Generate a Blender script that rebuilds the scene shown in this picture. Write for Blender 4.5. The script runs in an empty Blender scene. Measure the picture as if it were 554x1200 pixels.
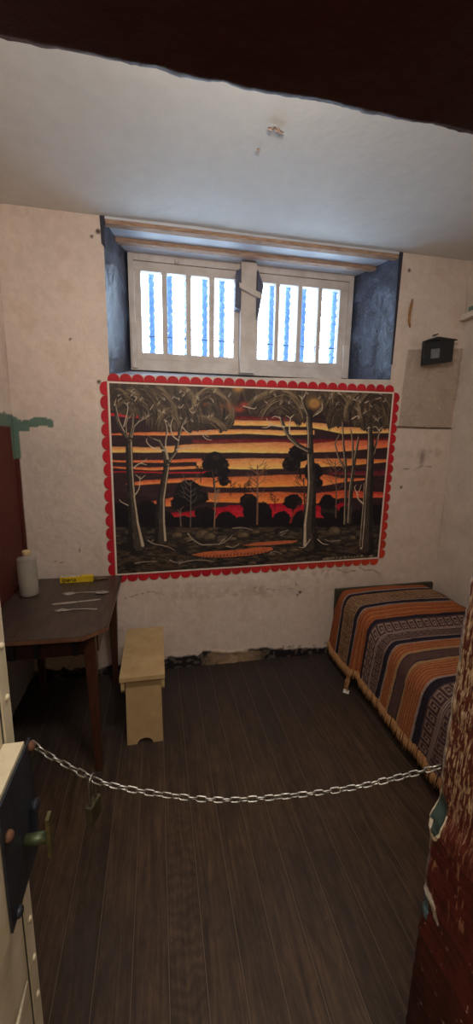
import bpy, bmesh, math, random
import numpy as np
from mathutils import Vector, Matrix
random.seed(7)
RNG = np.random.default_rng(11)
S = bpy.context.scene
COL = S.collection
PI = math.pi

# ------------------------------------------------------------------ helpers
def lin(c):
    c = np.asarray(c, dtype=float) / 255.0
    return np.where(c <= 0.04045, c / 12.92, ((c + 0.055) / 1.055) ** 2.4)
def L4(c): return tuple(lin(c)) + (1.0,)

class NT:
    def __init__(s, name):
        s.m = bpy.data.materials.new(name); s.m.use_nodes = True
        s.t = s.m.node_tree; s.b = s.t.nodes['Principled BSDF']; s.out = s.t.nodes['Material Output']
    def n(s, typ, **kw):
        nd = s.t.nodes.new(typ)
        for k, v in kw.items():
            if k in nd.inputs: nd.inputs[k].default_value = v
            else: setattr(nd, k, v)
        return nd
    def l(s, a, b): s.t.links.new(a, b)
    def coord(s, scale=(1, 1, 1)):
        tc = s.n('ShaderNodeTexCoord'); mp = s.n('ShaderNodeMapping'); mp.inputs['Scale'].default_value = scale
        s.l(tc.outputs['Object'], mp.inputs['Vector']); return mp.outputs['Vector']
    def noise(s, scale, detail=4, rough=.55, vec=None, dist=0):
        nd = s.n('ShaderNodeTexNoise'); nd.inputs['Scale'].default_value = scale
        nd.inputs['Detail'].default_value = detail; nd.inputs['Roughness'].default_value = rough
        nd.inputs['Distortion'].default_value = dist
        s.l(vec if vec is not None else s.coord(), nd.inputs['Vector']); return nd.outputs['Fac']
    def ramp(s, fac, stops):
        r = s.n('ShaderNodeValToRGB'); e = r.color_ramp.elements
        while len(e) < len(stops): e.new(.5)
        for el, (p, c) in zip(e, stops): el.position = p; el.color = c if len(c) == 4 else L4(c)
        s.l(fac, r.inputs['Fac']); return r.outputs['Color']
    def mix(s, fac, a, b, mode='MIX'):
        m = s.n('ShaderNodeMix'); m.data_type = 'RGBA'; m.blend_type = mode
        for sock, v in ((m.inputs['Factor'], fac), (m.inputs['A'] if False else m.inputs[6], a), (m.inputs[7], b)):
            if hasattr(v, 'links') or isinstance(v, bpy.types.NodeSocket): s.l(v, sock)
            else: sock.default_value = v
        return m.outputs[2]
    def math(s, op, a, b=None, clamp=False):
        m = s.n('ShaderNodeMath'); m.operation = op; m.use_clamp = clamp
        for i, v in enumerate((a, b)):
            if v is None: continue
            if isinstance(v, bpy.types.NodeSocket): s.l(v, m.inputs[i])
            else: m.inputs[i].default_value = v
        return m.outputs[0]
    def bump(s, h, strength=.3, dist=.01, prev=None):
        b = s.n('ShaderNodeBump'); b.inputs['Strength'].default_value = strength; b.inputs['Distance'].default_value = dist
        s.l(h, b.inputs['Height'])
        if prev is not None: s.l(prev, b.inputs['Normal'])
        s.l(b.outputs['Normal'], s.b.inputs['Normal']); return b.outputs['Normal']
    def base(s, c):
        if isinstance(c, bpy.types.NodeSocket): s.l(c, s.b.inputs['Base Color'])
        else: s.b.inputs['Base Color'].default_value = c
    def set(s, rough=.6, metal=0, spec=.5):
        s.b.inputs['Roughness'].default_value = rough; s.b.inputs['Metallic'].default_value = metal
        s.b.inputs['Specular IOR Level'].default_value = spec; return s

def simple(name, c1, c2=None, rough=.6, metal=0, scale=8, bump=.15, bdist=.004, stretch=(1, 1, 1), spec=.5, detail=5):
    t = NT(name).set(rough, metal, spec); v = t.coord(stretch)
    f = t.noise(scale, detail, .6, v)
    if c2 is None: c2 = tuple(x * .8 for x in c1)
    t.base(t.ramp(f, [(.3, c2), (.7, c1)]))
    if bump: t.bump(t.noise(scale * 3, 6, .65, v), bump, bdist)
    return t.m

def vcol_mat(name, rough=.8, nscale=30, namt=.18, bumps=((12, .3, .01), (90, .25, .003)), spec=.3, stretch=(1,1,1)):
    t = NT(name).set(rough, 0, spec); v = t.coord(stretch)
    a = t.n('ShaderNodeAttribute'); a.attribute_name = 'Col'
    f = t.noise(nscale, 6, .65, v)
    g = t.ramp(f, [(.25, (1 - namt, 1 - namt, 1 - namt, 1)), (.75, (1 + namt * .4, 1 + namt * .4, 1 + namt * .4, 1))])
    t.base(t.mix(1.0, a.outputs['Color'], g, 'MULTIPLY'))
    p = None
    for sc, st, d in bumps: p = t.bump(t.noise(sc, 6, .6, v), st, d, p)
    return t.m

def link(name, me, mat=None, parent=None, smooth=False):
    o = bpy.data.objects.new(name, me); COL.objects.link(o)
    if mat is not None: me.materials.append(mat)
    if smooth:
        me.polygons.foreach_set('use_smooth', [True] * len(me.polygons))
    if parent is not None:
        o.parent = parent; o.matrix_parent_inverse = parent.matrix_world.inverted() if False else Matrix.Translation(-parent_loc(parent))
    return o
def parent_loc(p):
    return Vector(p.location) if p.parent is None else Vector((0, 0, 0))   # deeper parents already sit at the origin

def obj(name, bm, mat, parent=None, smooth=False, bevel=0):
    if bevel:
        bmesh.ops.bevel(bm, geom=[e for e in bm.edges if e.is_manifold and e.calc_face_angle(0) > .5], offset=bevel, segments=2, profile=.6, affect='EDGES')
    me = bpy.data.meshes.new(name); bm.to_mesh(me); bm.free()
    return link(name, me, mat, parent, smooth)

def thing(name, label, cat, loc=(0, 0, 0), group=None):
    o = bpy.data.objects.new(name, None); COL.objects.link(o); o.location = loc; o.empty_display_size = .1
    return tag(o, label, cat, group)
def tag(o, label, cat, group=None):
    o['label'] = label; o['category'] = cat
    if group: o['group'] = group
    return o
def struct(o):
    o['kind'] = 'structure'; return o

def box(bm, x0, x1, y0, y1, z0, z1):
    vs = [bm.verts.new(p) for p in [(x0, y0, z0), (x1, y0, z0), (x1, y1, z0), (x0, y1, z0), (x0, y0, z1), (x1, y0, z1), (x1, y1, z1), (x0, y1, z1)]]
    for f in [(3, 2, 1, 0), (4, 5, 6, 7), (0, 1, 5, 4), (1, 2, 6, 5), (2, 3, 7, 6), (3, 0, 4, 7)]: bm.faces.new([vs[i] for i in f])
    return vs
def hexa(bm, pts):
    vs = [bm.verts.new(p) for p in pts]
    for f in [(3, 2, 1, 0), (4, 5, 6, 7), (0, 1, 5, 4), (1, 2, 6, 5), (2, 3, 7, 6), (3, 0, 4, 7)]: bm.faces.new([vs[i] for i in f])
def boxbm(*a):
    bm = bmesh.new(); box(bm, *a); return bm
def frame_of(d):
    d = d.normalized(); u = Vector((0, 0, 1)) if abs(d.z) < .9 else Vector((1, 0, 0))
    a = d.cross(u).normalized(); return a, d.cross(a).normalized()
def tube(bm, pts, r, seg=10, closed=False, caps=True, ry=None):
    pts = [Vector(p) for p in pts]; n = len(pts); rs = r if hasattr(r, '__len__') else [r] * n
    rings = []; a = None
    for i, p in enumerate(pts):
        if closed: d = pts[(i + 1) % n] - pts[i - 1]
        else: d = pts[min(i + 1, n - 1)] - pts[max(i - 1, 0)]
        d.normalize()
        if a is None: a, b = frame_of(d)
        else:
            a = (a - d * a.dot(d)).normalized(); b = d.cross(a).normalized()
        k = rs[i]; rings.append([bm.verts.new(p + a * math.cos(q) * k + b * math.sin(q) * k * (ry or 1)) for q in [2 * PI * j / seg for j in range(seg)]])
    m = n if closed else n - 1
    for i in range(m):
        A, B = rings[i], rings[(i + 1) % n]
        for j in range(seg): bm.faces.new([A[j], A[(j + 1) % seg], B[(j + 1) % seg], B[j]])
    if caps and not closed:
        bm.faces.new(list(reversed(rings[0]))); bm.faces.new(rings[-1])
def lathe(bm, prof, c, seg=32, axis='z'):
    rings = []
    for r, h in prof:
        ring = []
        for j in range(seg):
            q = 2 * PI * j / seg; u, v = r * math.cos(q), r * math.sin(q)
            p = (c[0] + u, c[1] + v, c[2] + h) if axis == 'z' else ((c[0] + h, c[1] + u, c[2] + v) if axis == 'x' else (c[0] + u, c[1] + h, c[2] - v))
            ring.append(bm.verts.new(p))
        rings.append(ring)
    for A, B in zip(rings, rings[1:]):
        for j in range(seg): bm.faces.new([A[j], A[(j + 1) % seg], B[(j + 1) % seg], B[j]])
    bm.faces.new(list(reversed(rings[0]))); bm.faces.new(rings[-1])
def prism(bm, pts, lo, hi, axis='y'):
    """extrude a 2-D outline; axis y: pts are (x,z); z: (x,y); x: (y,z)"""
    def P(a, b, h): return {'y': (a, h, b), 'z': (a, b, h), 'x': (h, a, b)}[axis]
    A = [bm.verts.new(P(a, b, lo)) for a, b in pts]; B = [bm.verts.new(P(a, b, hi)) for a, b in pts]
    n = len(pts)
    bm.faces.new(A); bm.faces.new(list(reversed(B)))
    for i in range(n): bm.faces.new([A[i], B[i], B[(i + 1) % n], A[(i + 1) % n]])
    bmesh.ops.recalc_face_normals(bm, faces=bm.faces)

def grid_mesh(name, P, keep=None, flip=False):
    """P: (nu,nv,3) array -> mesh of quads"""
    nu, nv = P.shape[:2]; me = bpy.data.meshes.new(name)
    idx = np.arange(nu * nv).reshape(nu, nv)
    q = np.stack([idx[:-1, :-1], idx[1:, :-1], idx[1:, 1:], idx[:-1, 1:]], -1)
    if flip: q = q[..., ::-1]
    q = q[keep] if keep is not None else q.reshape(-1, 4)
    me.vertices.add(nu * nv); me.vertices.foreach_set('co', P.reshape(-1).astype(np.float32))
    me.loops.add(q.size); me.loops.foreach_set('vertex_index', q.reshape(-1).astype(np.int32))
    me.polygons.add(len(q)); me.polygons.foreach_set('loop_start', np.arange(0, q.size, 4, dtype=np.int32))
    me.update(calc_edges=True); me.validate()
    return me
def set_col(me, srgb):
    a = me.color_attributes.new('Col', 'FLOAT_COLOR', 'POINT')
    c = np.ones((len(me.vertices), 4), np.float32); c[:, :3] = lin(np.clip(srgb, 0, 255)).reshape(-1, 3)
    a.data.foreach_set('color', c.reshape(-1))

def vnoise(x, y, seed=0):
    """value noise on arrays"""
    xi = np.floor(x).astype(np.int64); yi = np.floor(y).astype(np.int64); fx = x - xi; fy = y - yi
    fx = fx * fx * (3 - 2 * fx); fy = fy * fy * (3 - 2 * fy)
    def h(a, b):
        n = (a * 374761393 + b * 668265263 + seed * 1442695041) & 0xffffffff
        n = ((n ^ (n >> 13)) * 1274126177) & 0xffffffff
        return ((n ^ (n >> 16)) & 0xffff) / 65535.0
    return (h(xi, yi) * (1 - fx) + h(xi + 1, yi) * fx) * (1 - fy) + (h(xi, yi + 1) * (1 - fx) + h(xi + 1, yi + 1) * fx) * fy
def fbm(x, y, seed=0, o=4):
    s = 0; a = .5; t = 0
    for i in range(o): s = s + a * vnoise(x * 2 ** i, y * 2 ** i, seed + i * 17); t += a; a *= .5
    return s / t

# ------------------------------------------------------------------ camera
F_PX = 455.158
C0 = np.array([0.83745, -2.58822, 1.63100]); YAW, PITCH, ROLL = 0.201924, -0.184013, 0.015067
cy, sy, cp, sp = math.cos(YAW), math.sin(YAW), math.cos(PITCH), math.sin(PITCH)
fw = np.array([sy * cp, cy * cp, sp]); rt = np.array([cy, -sy, 0.]); up = np.cross(rt, fw)
cr, sr = math.cos(ROLL), math.sin(ROLL)
rt2 = cr * rt + sr * up; up2 = -sr * rt + cr * up
cam = bpy.data.cameras.new('camera'); co = bpy.data.objects.new('camera', cam); COL.objects.link(co)
M = Matrix(((rt2[0], up2[0], -fw[0], C0[0]), (rt2[1], up2[1], -fw[1], C0[1]), (rt2[2], up2[2], -fw[2], C0[2]), (0, 0, 0, 1)))
co.matrix_world = M
cam.sensor_fit = 'VERTICAL'; cam.sensor_height = 24; cam.lens = 24 * F_PX / 1200; cam.clip_start = .02
S.camera = co

# ------------------------------------------------------------------ room numbers
W, H = 3.0, 2.873
RX0, RX1, RZL, RZR = .563, 2.458, 2.008, 2.062       # window recess at the wall face
BX0, BX1, BZ = .672, 2.325, 2.118                     # at the window plane
YW = .40                                              # window plane
YF, YB = -2.0, -2.52                                  # cell face / corridor face of the front wall
DX0, DX1, DZ = .51, 1.387, 2.079                      # doorway

# ------------------------------------------------------------------ materials
M_wall = vcol_mat('rough_whitewashed_plaster', .75, 22, .12, ((5, .35, .03), (28, .35, .01), (120, .25, .003)))
M_ceil = vcol_mat('ceiling_paint', .7, 14, .06, ((4, .25, .03), (40, .12, .006)))
M_paintv = vcol_mat('mural_paint', .55, 60, .12, ((40, .12, .004),))
M_border = vcol_mat('border_paint', .6, 40, .16, ((30, .15, .004),))
M_blue = None
def reveal_mat():
    t = NT('slate_blue_gloss_paint').set(.33, 0, .6)
    v = t.coord()
    f = t.noise(5, 5, .6, v); g = t.noise(30, 6, .7, v, 1.5)
    c = t.ramp(f, [(.3, (56, 59, 72)), (.55, (76, 84, 102)), (.8, (118, 134, 164))])
    c = t.mix(t.ramp(g, [(.58, (0, 0, 0, 1)), (.66, (.5, .5, .5, 1))]), c, L4((150, 166, 196)))
    t.base(c); p = t.bump(t.noise(9, 5, .6, v, .8), .8, .03); t.bump(g, .4, .008, p)
    return t.m
M_reveal = reveal_mat()
M_cream = simple('cream_gloss_paint', (228, 216, 186), (205, 190, 156), .42, scale=14, bump=.2)
M_wood_white = simple('weathered_cream_timber', (226, 216, 206), (200, 186, 174), .6, scale=9, bump=.3, stretch=(1, 1, 1))
M_tan = simple('bare_tan_timber', (196, 164, 138), (142, 108, 84), .7, scale=16, bump=.4, stretch=(1, 8, 8))
M_dark_block = simple('slate_painted_block', (96, 98, 120), (66, 68, 88), .5, scale=20, bump=.3)
M_steel = simple('galvanised_steel', (172, 168, 158), (120, 117, 110), .36, 1.0, scale=60, bump=.1)
M_cutlery = simple('dull_cutlery_steel', (205, 196, 184), (160, 150, 140), .45, .35, scale=70, bump=.1)
M_iron = simple('black_painted_iron', (52, 56, 64), (34, 36, 42), .45, .3, scale=25, bump=.35)
M_rust = simple('rusty_bolt', (120, 82, 58), (78, 50, 36), .7, .3, scale=60, bump=.4)
M_brass = simple('tarnished_brass', (150, 138, 92), (96, 96, 66), .42, .85, scale=45, bump=.2)
M_brassd = simple('dark_brass', (92, 84, 58), (62, 58, 42), .5, .6, scale=45, bump=.2)
M_stool = simple('yellowed_cream_stool_paint', (196, 168, 122), (176, 146, 102), .5, scale=10, bump=.12, stretch=(1, 1, 1))
M_tabletop = simple('worn_dark_tabletop', (82, 66, 58), (52, 42, 38), .38, scale=9, bump=.2, stretch=(5, 1, 1))
M_mahog = simple('mahogany_leg', (80, 44, 30), (52, 30, 21), .4, scale=10, bump=.15, stretch=(6, 6, 1))
M_green = simple('grey_green_board', (72, 74, 58), (56, 56, 46), .6, scale=12, bump=.15)
M_fringe = simple('tan_fringe', (196, 148, 98), (160, 112, 70), .9, scale=50, bump=.3)
M_sheet = simple('mattress_ticking', (190, 184, 172), (170, 160, 150), .9, scale=20)
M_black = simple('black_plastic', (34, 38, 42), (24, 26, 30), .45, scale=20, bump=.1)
M_white = simple('white_card', (226, 222, 212), (206, 200, 190), .8, scale=30, bump=.05)
M_grey = simple('grey_card', (126, 128, 128), (100, 104, 106), .8, scale=30, bump=.05)
M_yellow = simple('yellow_card', (232, 200, 36), (206, 172, 28), .5, scale=20, bump=.05)
M_ink = simple('black_ink', (24, 20, 18), None, .6, scale=20, bump=0)
M_cap = simple('yellowed_plastic_cap', (214, 190, 140), (196, 170, 120), .5, scale=20, bump=.05)
M_sliver = simple('ochre_wood_sliver', (178, 132, 78), (140, 98, 56), .7, scale=30, bump=.3)
M_teal = simple('teal_paint', (104, 132, 118), (84, 110, 98), .7, scale=20, bump=.2)

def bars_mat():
    t = NT('bar_painted_sky_haze').set(.6)  # pale blue and translucency imitate sky haze over bars and mesh
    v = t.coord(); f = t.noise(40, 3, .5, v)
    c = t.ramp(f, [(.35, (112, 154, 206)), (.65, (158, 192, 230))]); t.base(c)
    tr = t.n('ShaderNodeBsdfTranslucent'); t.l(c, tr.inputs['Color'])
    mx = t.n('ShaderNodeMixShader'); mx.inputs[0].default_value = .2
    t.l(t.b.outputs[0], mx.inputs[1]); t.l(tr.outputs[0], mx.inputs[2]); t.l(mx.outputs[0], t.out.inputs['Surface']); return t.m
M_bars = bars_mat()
def glassy(name, tint, fac, rough=.05, body=None, bodyfac=0):
    t = NT(name); nt = t.t
    tr = t.n('ShaderNodeBsdfTransparent'); tr.inputs['Color'].default_value = tint
    gl = t.n('ShaderNodeBsdfGlossy'); gl.inputs['Roughness'].default_value = rough
    mx = t.n('ShaderNodeMixShader'); mx.inputs[0].default_value = fac
    t.l(tr.outputs[0], mx.inputs[1]); t.l(gl.outputs[0], mx.inputs[2]); o = mx.outputs[0]
    if body is not None:
        v = t.coord(); f = t.noise(16 if bodyfac < .5 else 2.5, 5, .6, v, .6)
        d = t.n('ShaderNodeBsdfDiffuse'); t.l(t.ramp(f, [(.3, tuple(x * .72 for x in body)), (.7, body)]), d.inputs['Color'])
        tl = t.n('ShaderNodeBsdfTranslucent'); tl.inputs['Color'].default_value = L4(body)
        m3 = t.n('ShaderNodeMixShader'); m3.inputs[0].default_value = .4; t.l(d.outputs[0], m3.inputs[1]); t.l(tl.outputs[0], m3.inputs[2])
        m2 = t.n('ShaderNodeMixShader')
        t.l(t.ramp(f, [(.3, (bodyfac * .6,) * 3 + (1,)), (.75, (min(1, bodyfac * 1.5),) * 3 + (1,))]), m2.inputs[0])
        t.l(o, m2.inputs[1]); t.l(m3.outputs[0], m2.inputs[2]); o = m2.outputs[0]
    t.l(o, t.out.inputs['Surface']); return t.m
M_glass = glassy('window_glass', (.93, .97, 1, 1), .04)
M_bag = glassy('clouded_clear_plastic', (.97, .96, .94, 1), .09, .22, (214, 198, 182), .34)
M_bottle = glassy('frosted_white_bottle_plastic', (.9, .9, .88, 1), .03, .35, (222, 214, 202), .66)

def floor_mat():
    t = NT('dark_worn_floorboards').set(.5, 0, .35)
    tc = t.n('ShaderNodeTexCoord'); sx = t.n('ShaderNodeSeparateXYZ'); t.l(tc.outputs['Object'], sx.inputs[0])
    bx = t.math('DIVIDE', t.math('SUBTRACT', sx.outputs[0], .052), .1124)
    fr = t.math('FRACT', bx); fl = t.math('FLOOR', bx)
    wn = t.n('ShaderNodeTexWhiteNoise'); wn.noise_dimensions = '1D'; t.l(fl, wn.inputs['W'])
    cb = t.n('ShaderNodeCombineXYZ')
    t.l(t.math('ADD', t.math('MULTIPLY', sx.outputs[0], 26), t.math('MULTIPLY', wn.outputs['Value'], 50)), cb.inputs[0])
    t.l(t.math('MULTIPLY', sx.outputs[1], 1.6), cb.inputs[1]); t.l(t.math('MULTIPLY', wn.outputs['Value'], 30), cb.inputs[2])
    g = t.noise(1.6, 7, .7, cb.outputs[0], 1.4)
    wv = t.n('ShaderNodeTexWave'); wv.wave_type = 'RINGS'; wv.inputs['Scale'].default_value = 5.0; wv.inputs['Distortion'].default_value = 9.0; wv.inputs['Detail'].default_value = 3.0; wv.inputs['Detail Scale'].default_value = 1.3
    t.l(t.coord((3.0, 1.6, 1)), wv.inputs['Vector'])
    cm = t.n('ShaderNodeMath'); cm.operation = 'COMPARE'; t.l(fl, cm.inputs[0]); cm.inputs[1].default_value = 7.0; cm.inputs[2].default_value = .1
    near = t.n('ShaderNodeMapRange'); t.l(sx.outputs[1], near.inputs[0]); near.inputs[1].default_value = -1.0; near.inputs[2].default_value = -1.4; near.inputs[3].default_value = 0; near.inputs[4].default_value = .13
    sel = t.math('MULTIPLY', cm.outputs[0], near.outputs[0])
    mg = t.n('ShaderNodeMix'); t.l(sel, mg.inputs[0]); t.l(g, mg.inputs[2]); t.l(wv.outputs['Fac'], mg.inputs[3]); g = mg.outputs[0]
    c = t.ramp(g, [(.28, (42, 33, 27)), (.5, (70, 55, 42)), (.72, (98, 77, 58))])
    tint = t.ramp(wn.outputs['Value'], [(0, (.80, .80, .82, 1)), (.5, (1, .97, .93, 1)), (1, (1.12, 1.03, .94, 1))])
    c = t.mix(1.0, c, tint, 'MULTIPLY')
    big = t.noise(1.7, 4, .6); c = t.mix(t.ramp(big, [(.42, (0, 0, 0, 1)), (.72, (.55, .55, .55, 1))]), c, L4((52, 46, 46)))
    mot = t.noise(24, 6, .7, t.coord((1, .45, 1)), .8); c = t.mix(1.0, c, t.ramp(mot, [(.3, (.70, .70, .70, 1)), (.7, (1.28, 1.26, 1.22, 1))]), 'MULTIPLY')
    # scuffs and dust specks
    sc = t.noise(70, 3, .5); c = t.mix(t.ramp(sc, [(.68, (0, 0, 0, 1)), (.75, (.3, .3, .3, 1))]), c, L4((112, 98, 84)))
    # dimmer light towards the back wall, darkened into the board colour
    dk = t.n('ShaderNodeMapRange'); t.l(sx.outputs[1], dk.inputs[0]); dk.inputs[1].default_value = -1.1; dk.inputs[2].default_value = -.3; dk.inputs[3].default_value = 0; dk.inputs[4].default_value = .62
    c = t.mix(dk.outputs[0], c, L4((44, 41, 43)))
    seam = t.math('MINIMUM', fr, t.math('SUBTRACT', 1.0, fr))
    sm = t.math('LESS_THAN', seam, .013); sd = t.math('MULTIPLY', t.math('LESS_THAN', seam, .035), .45)
    c = t.mix(sd, c, L4((36, 28, 25)))
    c = t.mix(t.math('MULTIPLY', sm, .7), c, L4((112, 94, 76)))
    t.base(c); p = t.bump(g, .25, .004); t.bump(t.math('MULTIPLY', sm, -1.0), .5, .004, p)
    rr = t.n('ShaderNodeMapRange'); t.l(g, rr.inputs[0]); rr.inputs[3].default_value = .42; rr.inputs[4].default_value = .66; t.l(rr.outputs[0], t.b.inputs['Roughness'])
    return t.m

# ------------------------------------------------------------------ floor, ceiling, walls
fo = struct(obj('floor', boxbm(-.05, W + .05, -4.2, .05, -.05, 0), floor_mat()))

def lin_coords(a, b, step, extra=()):
    n = max(2, int(round((b - a) / step)) + 1); c = np.linspace(a, b, n)
    return np.unique(np.concatenate([c, np.array(extra)])) if len(extra) else c

# ceiling with the peeled scar
xs = lin_coords(0, W, .02); ys = lin_coords(YF, .5, .02)
X, Y = np.meshgrid(xs, ys, indexing='ij')
cc = np.zeros(X.shape + (3,)); cc[:] = (226, 226, 222)
n1 = fbm(X * 1.3, Y * 1.3, 3); cc *= (0.95 + .08 * n1)[..., None]
Zc = np.full_like(X, H) + (fbm(X * 2, Y * 2, 5) - .5) * .012
edge = np.clip(1 - np.minimum(np.minimum(X, W - X), -Y + .05) / .05, 0, 1); Zc = Zc * (1 - edge) + H * edge
me = grid_mesh('ceiling', np.stack([X, Y, Zc], -1), None, True); set_col(me, cc)
struct(link('ceiling', me, M_ceil, None, True))
# torn flap of ceiling paint
bm = bmesh.new()
for (cx, cyy, a, s) in [(1.330, -.835, .3, .022), (1.352, -.825, 2.2, .016), (1.296, -.709, 1.0, .008)]:
    pts = [(math.cos(q + a) * s * (1 + .5 * math.sin(3 * q + a)) , math.sin(q + a) * s * .45 * (1 + .4 * math.cos(2 * q))) for q in [2 * PI * i / 14 for i in range(14)]]
    vc = bm.verts.new((cx, cyy, H - .004)); ring = [bm.verts.new((cx + px, cyy + py, H - .006 - .012 * abs(math.sin(i)))) for i, (px, py) in enumerate(pts)]
    for i in range(14): bm.faces.new([vc, ring[i], ring[(i + 1) % 14]])
o = obj('trim_5', bm, simple('peeling_paint_flap', (204, 186, 172), (160, 130, 114), .8, scale=40), None, True); struct(o)

# ---- back wall: a fine grid coloured with the plaster, damp band and teal streak
xs = lin_coords(-.0, W, .0085, (RX0, RX1)); zs = lin_coords(0, H, .0085, (RZL,))
X, Z = np.meshgrid(xs, zs, indexing='ij')
wc = np.zeros(X.shape + (3,)); wc[:] = (230, 211, 197)
n1 = fbm(X * 2.2, Z * 2.2, 21); n2 = fbm(X * 9, Z * 9, 22); n3 = fbm(X * 30, Z * 30, 23)
wc *= (.90 + .10 * n1 + .06 * n2)[..., None]
wc = wc * (1 - np.clip((n2 - .58) * .8, 0, .12)[..., None] * np.array([.3, .4, .5]))
def blend(c, m, col): 
    m = np.clip(m, 0, 1)[..., None]; return c * (1 - m) + np.array(col, float) * m
# grubby scuffs
for (x, z, rx, rz, k) in [(1.5, .55, .5, .06, .2), (2.0, .66, .3, .03, .25), (.9, .6, .2, .05, .15), (2.75, 1.55, .2, .03, .25), (.3, 1.45, .2, .1, .1)]:
    m = np.exp(-((X - x) / rx) ** 2 - ((Z - z) / rz) ** 2) * k * (n3 > .45) * 2 * np.clip(n2, 0, 1)
    wc = blend(wc, m, (140, 118, 96))
# hairline cracks and flaked spots
def seg_dist(px, pz, pts):
    d = np.full(px.shape, 9.)
    for (a, b), (c, e) in zip(pts, pts[1:]):
        vx, vz = c - a, e - b; t = np.clip(((px - a) * vx + (pz - b) * vz) / (vx * vx + vz * vz + 1e-9), 0, 1)
        d = np.minimum(d, np.hypot(px - a - t * vx, pz - b - t * vz))
    return d
for pts, w_, col in [([(2.33, .69), (2.38, .66), (2.44, .665), (2.50, .63)], .005, (96, 74, 58)), ([(2.15, .68), (2.22, .655), (2.30, .665)], .004, (140, 116, 92)),
                     ([(2.62, 1.44), (2.72, 1.43), (2.78, 1.46), (2.86, 1.45)], .004, (130, 110, 96)), ([(2.54, 1.735), (3.0, 1.735)], .004, (150, 130, 112)),
                     ([(.78, 2.74), (.9, 2.70)], .003, (160, 140, 120)), ([(.33, .90), (.335, .93)], .005, (60, 46, 38)), ([(.18, .84), (.23, .83)], .005, (120, 80, 66)),
                     ([(1.82, .60), (1.83, .57)], .004, (50, 40, 34)), ([(.60, .56), (.78, .60), (.86, .57)], .004, (150, 130, 110)), ([(1.5, .58), (1.7, .545), (1.85, .56)], .003, (160, 140, 120)),
                     ([(.96, .72), (1.1, .69), (1.3, .70)], .003, (170, 150, 130))]:
    d = seg_dist(X, Z, pts) + (n3 - .5) * .006; wc = blend(wc, 1 - d / w_, col)
for (x, z, r) in [(2.53, 2.77, .009), (.535, 2.79, .011), (.50, 2.76, .007), (.50, 1.965, .009), (1.86, .52, .009), (1.84, .50, .006), (2.62, 1.30, .008), (.35, 2.2, .006)]:
    wc = blend(wc, 1.6 - np.hypot(X - x, Z - z) / r, (70, 54, 46))
m = np.exp(-((X - 2.77) / .02) ** 2 - ((Z - 1.52) / .05) ** 2); wc = blend(wc, m * .7, (128, 112, 100))
# damp black band above the floor with bare rubble
top = .085 + .03 * (fbm(X * 3, X * 0 + 1, 31) - .5) * 2 + .03 * (fbm(X * 22, Z * 10, 32) - .5) * 2 - .028 * np.clip((X - 1.2) / .9, 0, 1)
band = np.clip((top - Z) / .012, 0, 1); wc = blend(wc, band, (34, 30, 32))
rub = np.clip((.105 - .02 * ((X - 1.33) / .3) ** 2 * 2 + (n2 - .5) * .05 - Z) / .01, 0, 1) * np.clip(1 - np.abs(X - 1.36) / .24 * 1.0, 0, 1) ** .3 * (np.abs(X - 1.36) < .24)
wc = blend(wc, rub * np.clip(.5 + n3, 0, 1), (176, 146, 112))
fl = (fbm(X * 40, Z * 40, 35) > .60) & (Z < .1); wc = blend(wc, fl * .55, (150, 132, 116))
# teal under-paint at the left corner
tw = .018 + .02 * (fbm(Z * 14, X * 0, 41)); m1 = (X < tw) & (Z > 1.50) & (Z < 1.73)
armw = .020 + .014 * fbm(X * 30, Z * 0, 42) - .03 * np.clip(X - .10, 0, 1) * .4
m2 = (np.abs(Z - (1.712 - .01 * np.sin(X * 30))) < armw) & (X < .225 + (n3 - .5) * .02)
m3 = (Z > 1.66) & (Z < 1.76 - X * .8 + (n3 - .5) * .02) & (X < .085)
wc[m1 | m2 | m3] = (104, 128, 114)
wc[(X < .016 + .012 * fbm(Z * 9, X * 0, 43)) & (Z < 1.50) & (Z > .72)] = (88, 40, 32)
Yb = (fbm(X * 2.5, Z * 2.5, 51) - .5) * .012 + (n2 - .5) * .006
Yb += -.008 * rub * n3 * 2 + .006 * band
mur = np.clip(np.minimum(np.minimum(X - .47, 2.57 - X), np.minimum(Z - .64, 2.08 - Z)) / .05, 0, 1)
Yb = np.minimum(Yb, .0) * (1 - mur) + .002 * mur
eg = np.clip(1 - np.minimum(np.abs(X - RX0), np.abs(X - RX1)) / .03, 0, 1) * (Z > RZL - .05); Yb = Yb * (1 - eg)
nx_, nz_ = len(xs), len(zs)
xc = (xs[:-1] + xs[1:]) / 2; zc = (zs[:-1] + zs[1:]) / 2
XC, ZC = np.meshgrid(xc, zc, indexing='ij')
hole = (XC > RX0) & (XC < RX1) & (ZC > RZL)
me = grid_mesh('wall_back', np.stack([X, Yb, Z], -1), ~hole, False); set_col(me, wc)
struct(link('wall_back', me, M_wall, None, True))

struct(obj('wall_back_core', (lambda b: (box(b, -.1, RX0 - .02, .03, .62, -.05, H + .1), box(b, RX1 + .02, W + .1, .03, .62, -.05, H + .1), box(b, RX0 - .02, RX1 + .02, .03, .62, -.05, RZL - .04), b)[3])(bmesh.new()), M_cream))
struct(obj('wall_side_core', (lambda b: (box(b, -.1, -.012, YB - 1.7, .03, -.05, H + .1), box(b, W + .012, W + .1, YB - 1.7, .03, -.05, H + .1), b)[2])(bmesh.new()), M_cream))
struct(obj('ceiling_core', boxbm(-.1, W + .1, -4.25, .62, H + .035, H + .1), M_cream))
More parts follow.
